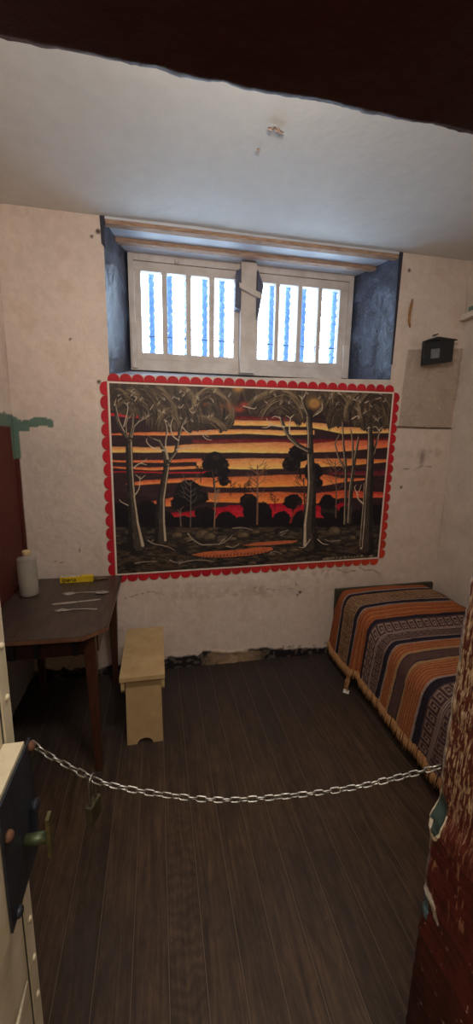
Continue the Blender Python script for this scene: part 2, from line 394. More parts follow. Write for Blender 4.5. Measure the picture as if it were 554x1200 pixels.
# window recess: splayed reveals, rising sill, boarded head
def sheet(name, a, b, c, d, n, m, mat, rough=0, seed=0, nrm=(0, 0, 1), taper=True):
    A, B, Cc, D = map(lambda p: np.array(p, float), (a, b, c, d))
    u = np.linspace(0, 1, n)[:, None, None]; v = np.linspace(0, 1, m)[None, :, None]
    P = A * (1 - u) * (1 - v) + B * u * (1 - v) + Cc * u * v + D * (1 - u) * v
    if rough:
        q = (fbm(u[..., 0] * n / 12 + v[..., 0] * 0, v[..., 0] * m / 12 + u[..., 0] * 0, seed) - .5) * rough
        e = np.clip(np.minimum(np.minimum(u, 1 - u), np.minimum(v, 1 - v))[..., 0] * 12, 0, 1)
        P = P + (q * e)[..., None] * np.array(nrm)
    me = grid_mesh(name, P)
    o = link(name, me, mat, None, True); return o
struct(sheet('wall_reveal_left', (RX0, 0, RZL), (RX0, 0, H), (BX0, YW + .05, H), (BX0, YW + .05, BZ - .02), 60, 36, M_reveal, .03, 3, (1, 0, 0)))
struct(sheet('wall_reveal_right', (RX1, 0, RZR - .05), (BX1, YW + .05, BZ - .02), (BX1, YW + .05, H), (RX1, 0, H), 40, 60, M_reveal, .03, 4, (-1, 0, 0)))
# dark brushed line around the reveal edge
M_darkline = simple('slate_edge_paint', (52, 52, 66), (40, 40, 52), .6, scale=30)
bm = bmesh.new()
prism(bm, [(RX0 - .012, RZL + .72), (RX0 + .006, RZL + .70), (RX0 + .010, H), (RX0 - .016, H)], -.004, .004)
prism(bm, [(RX1 - .008, RZR + .1), (RX1 + .004, RZR + .1), (RX1 + .014, H), (RX1 - .012, H)], -.004, .004)
struct(obj('trim_6', bm, M_darkline))
# sill: pale blue-white, front lip slightly sloping
bm = bmesh.new()
hexa(bm, [(RX0, .004, RZL - .03), (RX1, .004, RZL - .01), (RX1, YW + .06, RZL), (RX0, YW + .06, RZL), (RX0, .004, RZL), (RX1, .004, RZR), (RX1, YW + .06, BZ - .005), (RX0, YW + .06, BZ - .005)])
struct(obj('window_sill', bm, simple('blue_white_sill_paint', (214, 220, 230), (176, 186, 206), .45, scale=12, bump=.4), None, bevel=.004))
# plaster patch closing the small wedge between wall grid and sill
bm = bmesh.new(); prism(bm, [(RX0, RZL - .012), (RX1, RZL - .012), (RX1, RZR - .001), (RX0, RZL + .001)], -.0015, .02)
struct(obj('wall_back_patch', bm, simple('pale_plaster_lip', (222, 210, 200), (196, 184, 176), .6, scale=14, bump=.3)))
# recess head boards with tan battens
struct(obj('ceiling_recess_board', boxbm(RX0 - .01, RX1 + .01, .0, YW + .06, H - .012, H + .03), simple('blue_white_boards', (216, 220, 226), (190, 196, 206), .5, scale=6, bump=.2, stretch=(1, 5, 1))))
bm = bmesh.new(); box(bm, RX0 + .012, RX1 - .004, .004, .050, H - .034, H - .012)
struct(obj('trim_1', bm, M_tan, None, bevel=.003))
bm = bmesh.new(); box(bm, RX0 + .05, RX1 - .045, .20, .245, H - .036, H - .012)
struct(obj('trim_2', bm, M_tan, None, bevel=.003))

# ------------------------------------------------------------------ window
win = bpy.data.objects.new('window_1', None); COL.objects.link(win); win.location = (1.49, YW, 2.1); struct(win)
def fr_z(x, zl, zr): return zl + (zr - zl) * (x - BX0) / (BX1 - BX0)
bm = bmesh.new()   # fixed outer frame
box(bm, BX0, BX0 + .035, YW - .02, YW + .06, BZ - .01, H - .012); box(bm, BX1 - .035, BX1, YW - .02, YW + .06, BZ - .01, H - .012)
box(bm, BX0 + .035, BX1 - .035, YW - .02, YW + .06, BZ - .01, BZ + .062); box(bm, BX0 + .035, BX1 - .035, YW - .02, YW + .06, H - .058, H - .012)
obj('window_frame', bm, M_wood_white, win, bevel=.004)
bm = bmesh.new(); box(bm, 1.444, 1.553, YW - .075, YW + .06, BZ - .004, H - .020)
obj('centre_post', bm, M_wood_white, win, bevel=.005)
PZ0, PZ1 = 2.226, 2.754
for sx0, sx1, panes, nm in ((BX0 + .037, 1.442, [(.754, .895), (.93, 1.062), (1.098, 1.227), (1.264, 1.408)], 'l'), (1.555, BX1 - .037, [(1.587, 1.718), (1.748, 1.891), (1.922, 2.050), (2.079, 2.224)], 'r')):
    bm = bmesh.new(); y0, y1 = YW - .012, YW + .034
    z0, z1 = BZ + .064, H - .062
    box(bm, sx0, sx1, y0, y1, z0, PZ0); box(bm, sx0, sx1, y0, y1, PZ1, z1)
    ed = [sx0] + [q for p in panes for q in p] + [sx1]
    for a, b in zip(ed[::2], ed[1::2]): box(bm, a, b, y0 + .004, y1, PZ0, PZ1)
    sash = obj('sash', bm, M_wood_white, win, bevel=.003)
    for a, b in panes:
        obj('pane', boxbm(a - .004, b + .004, YW + .012, YW + .015, PZ0 - .004, PZ1 + .004), M_glass, sash)
        bm = bmesh.new(); tube(bm, [(a, YW + .03, 2.345), (b, YW + .03, 2.345)], .0035, 6); obj('wire', bm, M_dark_block, sash)
# side stops and catches
bm = bmesh.new(); box(bm, BX1 - .06, BX1 - .018, YW - .045, YW - .02, BZ + .0, BZ + .24); obj('stop_block', bm, M_wood_white, win, bevel=.004)
bm = bmesh.new(); box(bm, BX0 + .01, BX0 + .045, YW - .045, YW - .02, BZ + .0, BZ + .30); obj('stop_block', bm, M_wood_white, win, bevel=.004)
bm = bmesh.new(); lathe(bm, [(.014, 0), (.018, -.012), (.012, -.02)], (1.0, YW - .02, H - .045), 12, 'y'); obj('catch', bm, M_wood_white, win, True)
bm = bmesh.new(); hexa(bm, [(1.395, YW - .10, 2.545), (1.432, YW - .10, 2.535), (1.442, YW - .03, 2.535), (1.405, YW - .03, 2.545), (1.40, YW - .10, 2.775), (1.437, YW - .10, 2.80), (1.442, YW - .03, 2.80), (1.41, YW - .03, 2.78)])
obj('hinge_block', bm, M_dark_block, win, bevel=.004)
bm = bmesh.new(); hexa(bm, [(1.556, YW - .10, 2.50), (1.566, YW - .10, 2.50), (1.57, YW - .03, 2.50), (1.556, YW - .03, 2.50), (1.556, YW - .10, 2.80), (1.60, YW - .10, 2.70), (1.606, YW - .03, 2.70), (1.556, YW - .03, 2.80)])
obj('hinge_block', bm, M_dark_block, win, bevel=.003)
bm = bmesh.new(); hexa(bm, [(1.425, YW - .108, 2.672), (1.58, YW - .108, 2.612), (1.58, YW - .08, 2.612), (1.425, YW - .08, 2.672), (1.425, YW - .108, 2.705), (1.58, YW - .108, 2.65), (1.58, YW - .08, 2.65), (1.425, YW - .08, 2.705)])
obj('turn_button', bm, M_wood_white, win, bevel=.004)
# outer reveal behind the glass, bars and mesh
for nm, a in (('wall_outer_left', (BX0 - .3, BX0 + .0, YW + .06, .62, BZ - .3, H + .1)), ('wall_outer_right', (BX1, BX1 + .3, YW + .06, .62, BZ - .3, H + .1)), ('wall_outer_below', (BX0, BX1, YW + .06, .62, BZ - .3, BZ - .0)), ('wall_outer_above', (BX0, BX1, YW + .06, .62, H - .01, H + .1))):
    struct(obj(nm, boxbm(*a), M_white))
grille = thing('window_grille', 'upright steel bars, sky haze painted in pale blue, with wire mesh outside the window glass', 'window bars', (1.49, .585, 2.1))
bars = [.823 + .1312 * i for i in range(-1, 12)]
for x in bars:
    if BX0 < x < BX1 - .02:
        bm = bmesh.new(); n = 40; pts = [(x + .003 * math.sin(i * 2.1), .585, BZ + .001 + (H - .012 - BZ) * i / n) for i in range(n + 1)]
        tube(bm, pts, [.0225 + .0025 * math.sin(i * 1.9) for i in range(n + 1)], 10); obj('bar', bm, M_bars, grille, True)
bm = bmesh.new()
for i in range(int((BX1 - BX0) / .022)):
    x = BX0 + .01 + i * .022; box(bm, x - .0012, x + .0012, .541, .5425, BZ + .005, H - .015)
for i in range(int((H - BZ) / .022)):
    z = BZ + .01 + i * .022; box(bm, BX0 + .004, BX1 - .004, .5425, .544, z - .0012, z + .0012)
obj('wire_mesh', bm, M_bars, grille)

# side walls
ys = lin_coords(YF, 0, .01); zs = lin_coords(0, H, .01)
Y, Z = np.meshgrid(ys, zs, indexing='ij')
n2 = fbm(Y * 8, Z * 8, 62); c = np.zeros(Y.shape + (3,)); c[:] = (228, 210, 196); c *= (.9 + .12 * n2)[..., None]
mar = (Z < 1.70 + (fbm(Y * 20, Z * 3, 63) - .5) * .02) & (Z > .60 + (n2 - .5) * .06)
c[mar] = (92, 42, 34)
c[(Z >= 1.685) & (Z < 1.755 + (fbm(Y * 25, Z * 3, 64) - .5) * .06)] = (104, 128, 114)
c[(Z <= .6)] = (150, 146, 146)
c[(Y > -.05) & (Z > 1.5) & (Z < 1.76)] = (104, 128, 114)
c = np.where((Z < .07 + (n2 - .5) * .04)[..., None], np.array((36, 32, 34.)), c)
me = grid_mesh('wall_left', np.stack([np.zeros_like(Y) + (n2 - .5) * .006, Y, Z], -1)); set_col(me, c); struct(link('wall_left', me, M_wall, None, True))
c = np.zeros(Y.shape + (3,)); c[:] = (220, 207, 194); c *= (.92 + .1 * n2)[..., None]
me = grid_mesh('wall_right', np.stack([np.full_like(Y, W) - (n2 - .5) * .01, Y, Z], -1), None, True); set_col(me, c); struct(link('wall_right', me, M_wall, None, True))

# ------------------------------------------------------------------ front wall with doorway, jamb and lintel
M_front = simple('cream_plaster', (214, 198, 178), (190, 172, 150), .8, scale=9, bump=.4)
bm = bmesh.new()
box(bm, -.05, DX0, YB, YF, 0, H); box(bm, DX1 + .03, W + .05, YB, YF, 0, H); box(bm, DX0, DX1 + .03, YB, YF, DZ + .03, H)
struct(obj('wall_front', bm, M_front))
# right jamb : many coats of maroon paint, chipped along the arris
def smooth(a, b, x): t = np.clip((x - a) / (b - a), 0, 1); return t * t * (3 - 2 * t)
zz = lin_coords(0, DZ + .03, .0032); ss = np.concatenate([np.linspace(-.10, -.02, 10)[:-1], np.linspace(-.02, .30, 230), np.linspace(.30, .52, 12)[1:]])
# s<0 runs along the cell face (x increasing), s>0 runs back towards the corridor
Sg, Zg = np.meshgrid(ss, zz, indexing='ij')
edge_x = np.interp(zz, [0, .30, .46, .575, .60, .64, .68, .74, .81, .83, .845, .87, .886, .91, .93, .977, 1.04, 1.11, 1.19, 1.26, 1.32, 1.36, 1.45, 1.6, 2.11],
                   [-.010, -.010, -.009, -.008, -.005, -.004, -.008, -.006, -.009, -.013, -.018, -.014, -.008, .002, .004, .000, .001, .003, .005, .004, .005, .008, .008, .004, .0])
ex = edge_x[None, :] + (fbm(Zg * 40, Zg * 0 + 2, 71) - .5) * .008
R_ = .012
back = np.clip(Sg, 0, None); facex = np.clip(-Sg, 0, None)
rnd = np.clip(1 - np.abs(Sg) / .02, 0, 1) ** 2 * .006
Xj = DX1 + ex * np.exp(-back / .10) + facex + rnd
Yj = YF - back - rnd * .7 + np.where(Sg < 0, .001, 0)
streak = fbm(Zg * 38, Sg * 520, 72, 5); blot = fbm(Zg * 9, Sg * 30, 73, 4); fine = fbm(Zg * 60, Sg * 260, 74, 3)
jc = np.zeros(Sg.shape + (3,)); jc[:] = (84, 30, 23); jc *= (.72 + .5 * blot)[..., None]; jc *= (1 - .35 * smooth(.62, .40, Zg))[..., None]
up_ = smooth(.80, 1.0, Zg)                                       # worn upper part: brown timber grain with cream flecks
jc = blend(jc, up_ * .75, (86, 44, 32)); 
wear = np.clip((streak - .590 + .10 * np.exp(-np.clip(Sg, 0, 9) / .03) * up_) * 26, 0, 1) * up_
jc = blend(jc, wear * .8, (196, 170, 132)); jc = blend(jc, np.clip((fine - .62) * 18, 0, 1) * up_ * .7, (190, 168, 130))
jc = blend(jc, np.clip((fbm(Zg * 22, Sg * 200, 75, 3) - .70) * 30, 0, 1) * (1 - up_) * .8 * smooth(.55, .85, Zg), (190, 150, 110))
sp_ = np.clip((fbm(Zg * 120, Sg * 120, 76, 2) - .86) * 40, 0, 1); jc = blend(jc, sp_ * .7, (196, 176, 150))
ar = np.clip(1 - (np.abs(Sg - .004) + (blot - .5) * .02) / .012, 0, 1) * smooth(.62, .7, Zg); jc = blend(jc, ar * .85, (206, 198, 176))
jc = blend(jc, ar * (fbm(Zg * 16, Sg * 30, 77) > .52) * .8, (118, 112, 120))
def jell(s0, z0, rs, rz): return ((Sg - s0) / rs) ** 2 + ((Zg - z0) / rz) ** 2 + (fine - .5) * .35 + (blot - .5) * .5
e1 = jell(.018, .884, .017, .046); rim = (e1 < 1.6) & (Zg < .90); jc[rim] = (214, 198, 170); jc[(e1 < 1.0)] = (58, 72, 66)
Xj = Xj + .006 * np.clip(1.1 - e1, 0, 1)
low = (np.abs(Sg - .000) < .012) & (Zg > .815) & (Zg < .865); jc[low] = (218, 204, 180)
e2 = ((Sg - .008) / .050) ** 2 + ((Zg - .64) / .060) ** 2; arc = (e2 < 1.0 + (fine - .5) * .1) & (e2 > .42) & (Zg > .652); jc[arc] = (190, 178, 162)
tealm = (e2 < .42) & (Zg > .625 + (blot - .5) * .06) & (Sg < .024) & (Zg < .70); jc[tealm] = (84, 104, 108)
Xj = Xj + .004 * np.clip(1.0 - e2, 0, 1) * (Zg > .64)
me = grid_mesh('trim_3', np.stack([Xj, Yj, Zg], -1), None, False); set_col(me, jc)
M_jamb = vcol_mat('chipped_maroon_gloss', .5, 60, .2, ((25, .35, .006), (140, .4, .002)), .4)
struct(link('trim_3', me, M_jamb, None, True))
# lintel soffit : nearly black maroon with a chipped edge and window-light glint painted pale
xs = lin_coords(DX0 - .0, DX1 + .03, .006); ss = np.concatenate([np.linspace(-.06, 0, 16)[:-1], np.linspace(0, .12, 40), np.linspace(.12, .52, 16)[1:]])
X, Sg = np.meshgrid(xs, ss, indexing='ij')
en = (fbm(X * 30, X * 0, 81) - .5) * .010 + (fbm(X * 90, X * 0, 82) - .5) * .004
Yl = YF - np.clip(Sg, 0, None) + en * np.exp(-np.abs(Sg) / .02) * (Sg >= -.001)
Zl = DZ + np.clip(-Sg, 0, None) + .004 * np.clip(1 - np.abs(Sg) / .01, 0, 1) + (fbm(X * 14, Sg * 14, 83) - .5) * .004 * (Sg > 0)
lc = np.zeros(X.shape + (3,)); lc[:] = (66, 28, 30)
chip_glint = np.clip(1 - np.abs(Sg - .002) / .009, 0, 1) * np.clip((fbm(X * 16, X * 0, 84) - .46) * 12, 0, 1) * np.exp(-((X - .95) / .35) ** 2)
lc = blend(lc, chip_glint, (150, 156, 176)); lc[Sg < -.004] = (206, 192, 174)
me = grid_mesh('trim_4', np.stack([X, Yl, Zl], -1), None, True); set_col(me, lc)
struct(link('trim_4', me, M_jamb, None, True))
# left jamb reveal
struct(obj('trim_7', boxbm(DX0 - .004, DX0 + .002, YB, YF, 0, DZ + .03), simple('maroon_reveal', (82, 34, 28), (58, 24, 20), .5)))
# corridor behind the camera
struct(obj('ceiling_corridor', boxbm(-.05, W + .05, -4.2, YB, H, H + .05), M_front))
bm = bmesh.new(); box(bm, -.1, -.05, -4.2, YB, 0, H); box(bm, W + .05, W + .1, -4.2, YB, 0, H); box(bm, -.1, W + .1, -4.25, -4.2, 0, H)
struct(obj('wall_corridor', bm, M_front))

# ------------------------------------------------------------------ mural
MU = dict(TL=(.551, 1.969), TR=(2.491, 1.976), BL=(.551, .727), BR=(2.481, .755))
mural = thing('wall_mural', 'large painted bush sunset mural with gum trees and red scalloped border below the window', 'mural', (1.5, -.004, .70))
NU, NV = 780, 500
u = np.linspace(0, 1, NU)[:, None]; v = np.linspace(0, 1, NV)[None, :]
TL, TR, BL, BR = [np.array(MU[k]) for k in ('TL', 'TR', 'BL', 'BR')]
Pm = (TL * ((1 - u) * (1 - v))[..., None] + TR * (u * (1 - v))[..., None] + BR * (u * v)[..., None] + BL * ((1 - u) * v)[..., None])
PX, PZ = Pm[..., 0], Pm[..., 1]
# working coordinates for the brush: the picture plane at sketch scale (a fixed homography of the painting's own plane)
rel = np.stack([PX - C0[0], np.zeros_like(PX) - C0[1], PZ - C0[2]], -1)
dz_ = rel @ fw; SX = 277 + F_PX * (rel @ rt2) / dz_; SY = 600 - F_PX * (rel @ up2) / dz_
img = np.zeros(PX.shape + (3,))
img[:] = (46, 29, 33)
nA = fbm(SX / 14, SY / 3.2, 101); nB = fbm(SX / 5, SY / 1.5, 102); nC = fbm(SX / 2.2, SY / 2.2, 103)
img += ((nA - .5) * 26)[..., None] * np.array([1, .7, .8])
def bandf(nodes, cl, cm, cr2, soft=.8, xm=300, jag=1.3):
    xs_, a, b = zip(*nodes); b = tuple(q + .7 for q in b); a = tuple(q - .3 for q in a)
    t = np.interp(SX, xs_, a); bt = np.interp(SX, xs_, b)
    w = (fbm(SX / 9, SY * 0 + a[0], 104) - .5) * jag
    m = np.clip((SY - t - w) / soft, 0, 1) * np.clip((bt - SY + w * .7) / soft, 0, 1) * ((SX >= xs_[0]) & (SX <= xs_[-1]))
    k = np.clip((SX - 135) / (xm - 135), 0, 1)[..., None]; k2 = np.clip((SX - xm) / (455 - xm), 0, 1)[..., None]
    col = np.array(cl) * (1 - k) + np.array(cm) * k; col = col * (1 - k2) + np.array(cr2) * k2
    # redder towards the top edge of each band
    g = np.clip((SY - t) / (bt - t + 1e-3), 0, 1)[..., None]
    col = col * (.80 + .25 * g) ; col[..., 1] -= (1 - g[..., 0]) * 22
    col = col + ((nB - .5) * 40)[..., None]
    global img
    img = img * (1 - m[..., None]) + col * m[..., None]
GD, OR, RD, MR = (246, 190, 106), (230, 130, 70), (192, 52, 48), (112, 46, 38)
bandf([(128, 484, 487), (165, 485, 490), (215, 487, 491)], RD, RD, RD)
bandf([(270, 487, 491), (300, 488, 492), (345, 489, 493)], MR, MR, MR)
bandf([(268, 492, 498), (320, 493, 499), (360, 494, 500), (385, 497, 505), (400, 500, 508), (455, 502, 507)], OR, GD, GD)
bandf([(128, 508, 509.5), (180, 506, 510), (215, 505.5, 510), (260, 503, 509), (285, 503, 508), (330, 504, 510), (368, 504, 509)], OR, GD, GD)
bandf([(225, 515, 519), (300, 514, 519), (360, 515, 520), (455, 513, 517)], MR, MR, MR)
bandf([(128, 523, 530), (180, 524, 530), (230, 520, 530), (280, 519, 530), (330, 518, 531), (365, 520, 530), (400, 516, 529), (455, 516, 524)], GD, GD, (226, 120, 74))
bandf([(128, 539, 541), (180, 539, 542), (236, 537, 541)], OR, OR, OR)
bandf([(128, 546.5, 548), (180, 547.5, 551), (250, 545, 548)], OR, GD, GD)
bandf([(230, 540, 545), (255, 538, 549), (290, 537, 550), (330, 537, 549), (370, 537, 547), (400, 537, 546), (455, 538, 541)], OR, GD, (232, 140, 66))
bandf([(128, 552, 553), (200, 553, 554.5), (250, 552, 554)], RD, RD, RD)
bandf([(148, 566, 568), (165, 563, 568), (215, 560, 565), (250, 559, 571), (290, 558, 571), (330, 556, 570), (380, 556, 569), (400, 560, 565), (430, 560, 562)], OR, (236, 150, 72), OR)
bandf([(385, 553, 556), (455, 551, 557)], (120, 50, 44), (120, 50, 44), (110, 50, 50))
bandf([(160, 591, 593), (180, 587, 593), (200, 583, 593), (240, 578, 588), (290, 577, 589), (330, 576, 591), (370, 578, 590), (400, 574, 583), (452, 577, 583)], OR, (232, 142, 64), (206, 84, 52))
bandf([(170, 603, 605), (215, 600, 606), (245, 595, 609), (290, 591, 609), (340, 589, 607), (370, 592, 606), (408, 588, 607)], (170, 44, 40), (200, 42, 48), (178, 44, 44), jag=3)

def M_(m, col, a=1.0):
    global img
    m = np.clip(m, 0, 1)[..., None] * a; img = img * (1 - m) + (np.array(col, float) if not isinstance(col, np.ndarray) else col) * m
def ell(cx, cy_, rx, ry, col, a=1.0, ns=.45, soft=5):
    e = ((SX - cx) / rx) ** 2 + ((SY - cy_) / ry) ** 2 + (nC - .5) * ns * 2
    M_((1 - e) * soft, col, a)
# indices for fast local strokes
def stroke(pts, w0, w1, col, a=1.0, curve=False):
    """tapered brush stroke, pts in sketch coords"""
    global img
    P = np.array(pts, float)
    if len(P) > 2:                                   # smooth the path
        t = np.arange(len(P)); tt = np.linspace(0, len(P) - 1, (len(P) - 1) * 5 + 1)
        def cr_(k):
            out = []
            for q in tt:
                i = min(int(q), len(P) - 2); f = q - i
                p0, p1, p2, p3 = P[max(i - 1, 0), k], P[i, k], P[i + 1, k], P[min(i + 2, len(P) - 1), k]
                out.append(.5 * (2 * p1 + (p2 - p0) * f + (2 * p0 - 5 * p1 + 4 * p2 - p3) * f * f + (3 * p1 - p0 - 3 * p2 + p3) * f ** 3))
            return np.array(out)
        P = np.stack([cr_(0), cr_(1)], 1)
    mw = max(w0, w1) + 1.5
    x0, x1, y0, y1 = P[:, 0].min() - mw, P[:, 0].max() + mw, P[:, 1].min() - mw, P[:, 1].max() + mw
    # grid window (the painting is nearly axis aligned in sketch space)
    ca, cb = int((x0 - 124) / 340 * NU) - 22, int((x1 - 124) / 340 * NU) + 26
    # x is monotone in u : use a safe slice
    colx = SX[:, NV // 2]; 
    ia = max(0, np.searchsorted(SX.max(axis=1), x0) ); ib = min(NU, np.searchsorted(SX.min(axis=1), x1) + 1)
    ja = max(0, np.searchsorted(SY.max(axis=0), y0)); jb = min(NV, np.searchsorted(SY.min(axis=0), y1) + 1)
    if ib <= ia or jb <= ja: return
    sx_, sy_ = SX[ia:ib, ja:jb], SY[ia:ib, ja:jb]
    m = np.zeros(sx_.shape); n = len(P) - 1
    for i in range(n):
        ax, ay = P[i]; bx_, by_ = P[i + 1]; vx, vy = bx_ - ax, by_ - ay
        t = np.clip(((sx_ - ax) * vx + (sy_ - ay) * vy) / (vx * vx + vy * vy + 1e-9), 0, 1)
        d = np.hypot(sx_ - ax - t * vx, sy_ - ay - t * vy); w = (w0 + (w1 - w0) * (i + t) / n) / 2
        m = np.maximum(m, np.clip((w - d) / .45 + .5, 0, 1))
    m = m[..., None] * a; img[ia:ib, ja:jb] = img[ia:ib, ja:jb] * (1 - m) + np.array(col, float) * m

BK = (20, 16, 20)
# distant dark bush line and bushes
M_((SY - (606 + 7 * (fbm(SX / 12, SY * 0, 111) - .5) + np.clip((180 - SX) / 60, 0, 1) * -26 + np.clip((SX - 400) / 40, 0, 1) * -16)) / 1.2, BK)
for e in [(222, 583, 20, 11), (220, 572, 13, 10), (233, 583, 12, 8), (214, 590, 15, 9), (252, 544, 16, 9), (251, 536, 10, 7), (258, 552, 12, 6), (247, 556, 10, 4), (262, 563, 6, 7), (240, 602, 13, 9), (265, 609, 12, 10),
          (291, 588, 11, 10), (296, 600, 12, 12), (308, 602, 11, 14), (343, 588, 11, 9), (330, 607, 10, 8.5), (354, 607, 11, 9), (341, 544, 11.5, 8.5), (349, 528, 10, 7.5), (352, 536, 9, 5), (366, 553, 11, 12), (372, 566, 6, 6),
          (383, 590, 9, 11), (386, 600, 11, 9), (190, 606, 14, 7), (172, 600, 16, 14), (150, 608, 20, 20), (404, 604, 10, 12), (438, 605, 24, 14), (280, 612, 10, 6), (318, 613, 8, 5)]:
    ell(*e, BK, ns=.25, soft=6)
for e in [(352, 601, 7, 5.5), (290, 583, 6, 5)]: ell(*e, (60, 20, 22), .25)
cl_ = random.Random(21)
for (x, y, rx, ry, n) in [(252, 544, 15, 11, 16), (222, 578, 18, 14, 22), (262, 562, 6, 6, 6), (349, 530, 10, 8, 10), (341, 544, 10, 8, 10), (366, 554, 10, 12, 10), (343, 588, 10, 9, 8), (291, 588, 10, 9, 8), (385, 592, 10, 11, 8)]:
    for k in range(n):
        a_ = cl_.uniform(0, 2 * PI); ell(x + rx * .8 * math.cos(a_), y + ry * .75 * math.sin(a_), cl_.uniform(2.5, 5), cl_.uniform(1.5, 3.2), BK if cl_.random() < .7 else (44, 34, 32), ns=.5, soft=4)
stroke([(251, 572), (250, 560), (248, 550)], 2.2, 1.4, (60, 46, 42)); stroke([(352, 560), (350, 545), (349, 532)], 2, 1.2, BK); stroke([(250, 566), (258, 562), (262, 560)], 1.4, 1, BK); stroke([(290, 615), (291, 600), (291, 590)], 2, 1.4, BK); stroke([(343, 600), (343, 590)], 2, 1.4, BK)
# ground
M_((SY - (617 - 2 * np.clip((SX - 380) / 60, 0, 1) + 4 * (fbm(SX / 10, SY * 0, 112) - .5))) / 1.5, (44, 38, 35))
gt = (SY > 618)
gn = fbm(SX / 6, SY / 1.8, 113, 5); gn2 = fbm(SX / 20, SY / 4, 114)
M_(gt * np.clip((gn - .5) * 5, 0, 1), (92, 78, 62), .8); M_(gt * np.clip((gn2 - .55) * 6, 0, 1), (70, 52, 38), .7); M_(gt * np.clip((.42 - gn) * 8, 0, 1), (24, 21, 21), .9)
# water
def polymask(pts):
    inside = np.zeros(SX.shape, bool); n = len(pts)
    for i in range(n):
        (xa, ya), (xb, yb) = pts[i], pts[(i + 1) % n]
        if ya == yb: continue
        c_ = ((SY > min(ya, yb)) & (SY <= max(ya, yb))) & (SX < (xb - xa) * (SY - ya) / (yb - ya) + xa); inside ^= c_
    return inside
wat = polymask([(224, 650), (240, 646.5), (262, 645), (285, 643.5), (300, 641), (318, 641), (320, 644), (308, 648), (290, 651), (262, 653), (240, 653)])
M_(wat * 1.0, (186, 98, 60)); M_(wat * np.clip((gn - .5) * 4, 0, 1), (150, 76, 50), .7)
wat = polymask([(284, 639), (300, 635.5), (330, 633.5), (349, 633), (344, 636), (325, 638), (300, 639.5)]); M_(wat * 1.0, (176, 92, 58))
# rocks
for (x, y, rx, ry) in [(238, 628, 11, 8.5), (246, 630, 9, 7), (208, 628, 8, 5.5), (220, 632, 6, 3), (285, 628, 9, 5.5), (300, 624, 6, 3), (332, 646, 5.5, 3.5), (345, 645, 7, 3), (392, 624, 9, 8), (413, 631, 5, 4.5), (318, 650, 7, 3), (296, 660, 6, 3), (260, 634, 7, 4), (273, 632, 6, 3.5)]:
    ell(x, y, rx, ry, (44, 37, 33), ns=.1); ell(x - .5, y - ry * .15, rx * .86, ry * .8, (94, 78, 60), .8, .15, 2.2); ell(x + rx * .2, y - ry * .35, rx * .5, ry * .4, (124, 104, 80), .6, .2, 2)
    ell(x, y + ry * .55, rx * .8, ry * .4, (38, 32, 30), .7, .2, 2)
rs = random.Random(5)
for i in range(120):
    x = rs.uniform(130, 446); y = rs.uniform(622, 668); l = rs.uniform(2, 9)
    stroke([(x, y), (x + l / 2, y - rs.uniform(-1, 1.6)), (x + l, y + rs.uniform(-1, 1))], rs.uniform(.5, 1.4), .4, rs.choice([(96, 82, 66), (64, 54, 46), (112, 92, 60), (30, 26, 26), (80, 60, 40)]), .7)
# thin far trees
def far_tree(x, y0, y1, col, n=7, w=2.0, sp_=14):
    r = random.Random(int(x * 7)); stroke([(x, y0), (x + r.uniform(-1, 1), (y0 + y1) / 2), (x + r.uniform(-1, 1), y1)], w, w * .5, col)
    for i in range(n):
        t = r.uniform(.0, .55); y = y1 + (y0 - y1) * t; s = r.choice((-1, 1)); l = r.uniform(.5, 1) * sp_
        p = [(x, y), (x + s * l * .45, y - l * .35), (x + s * l * .8, y - l * r.uniform(.7, 1.2))]; stroke(p, 1.0, .5, col, .9)
        q = p[1]; stroke([q, (q[0] + s * l * .3, q[1] - l * .1), (q[0] + s * l * .55, q[1] - l * r.uniform(.1, .4))], .8, .4, col, .8)
DKT = (40, 24, 24)
for a in [(301, 614, 545, (120, 84, 66), 14, 2.2, 16), (251, 617, 562, (134, 112, 90), 8, 1.6, 12), (223, 617, 565, (96, 84, 74), 9, 1.4, 14), (286, 590, 568, DKT, 7, 1.2, 9), (356, 612, 560, (62, 44, 40), 10, 2.2, 15), (393, 606, 540, (96, 74, 62), 10, 1.8, 16),
          (322, 598, 582, DKT, 5, 1, 8), (212, 616, 596, (110, 92, 80), 3, 1.6, 7), (270, 580, 565, DKT, 5, 1, 8), (235, 565, 545, DKT, 6, 1, 9)]: far_tree(*a)
stroke([(340, 612), (344, 600), (350, 592)], 3, 2, (150, 48, 40), .8)
# foliage masses at the top
fy = np.interp(SX, [124, 135, 150, 165, 180, 195, 210, 225, 240, 255, 265, 274, 279, 283, 292, 305, 320, 335, 343, 350, 358, 366, 374, 385, 395, 405, 415, 425, 435, 447, 460],
               [478, 482, 486, 492, 498, 506, 506, 503, 501, 506, 508, 500, 470, 455, 486, 488, 486, 490, 494, 502, 492, 470, 470, 504, 502, 494, 498, 502, 506, 504, 500])
fedge = fy + (fbm(SX / 6, SY / 9, 121) - .5) * 16 + (fbm(SX / 2, SY / 8, 122) - .5) * 8
M_((fedge - SY) / 1.3, (56, 46, 40)); M_(np.clip((fedge - SY) / 1.3, 0, 1) * np.clip((fbm(SX / 5, SY / 9, 131) - .45) * 4, 0, 1), (88, 72, 56), .7)
M_(np.exp(-((SX - 279) / 6) ** 2 - ((SY - 453) / 6) ** 2) * 1.5, (170, 120, 66)); M_(np.exp(-((SX - 368) / 7) ** 2 - ((SY - 473) / 6) ** 2) * 1.6, (190, 140, 78), .8)
for (x, y, r) in [(238, 473, 4), (266, 476, 7), (286, 474, 5), (280, 480, 6)]: M_(np.exp(-((SX - x) / r) ** 2 - ((SY - y) / (r * .6)) ** 2) * 1.2, (172, 70, 48), .75)
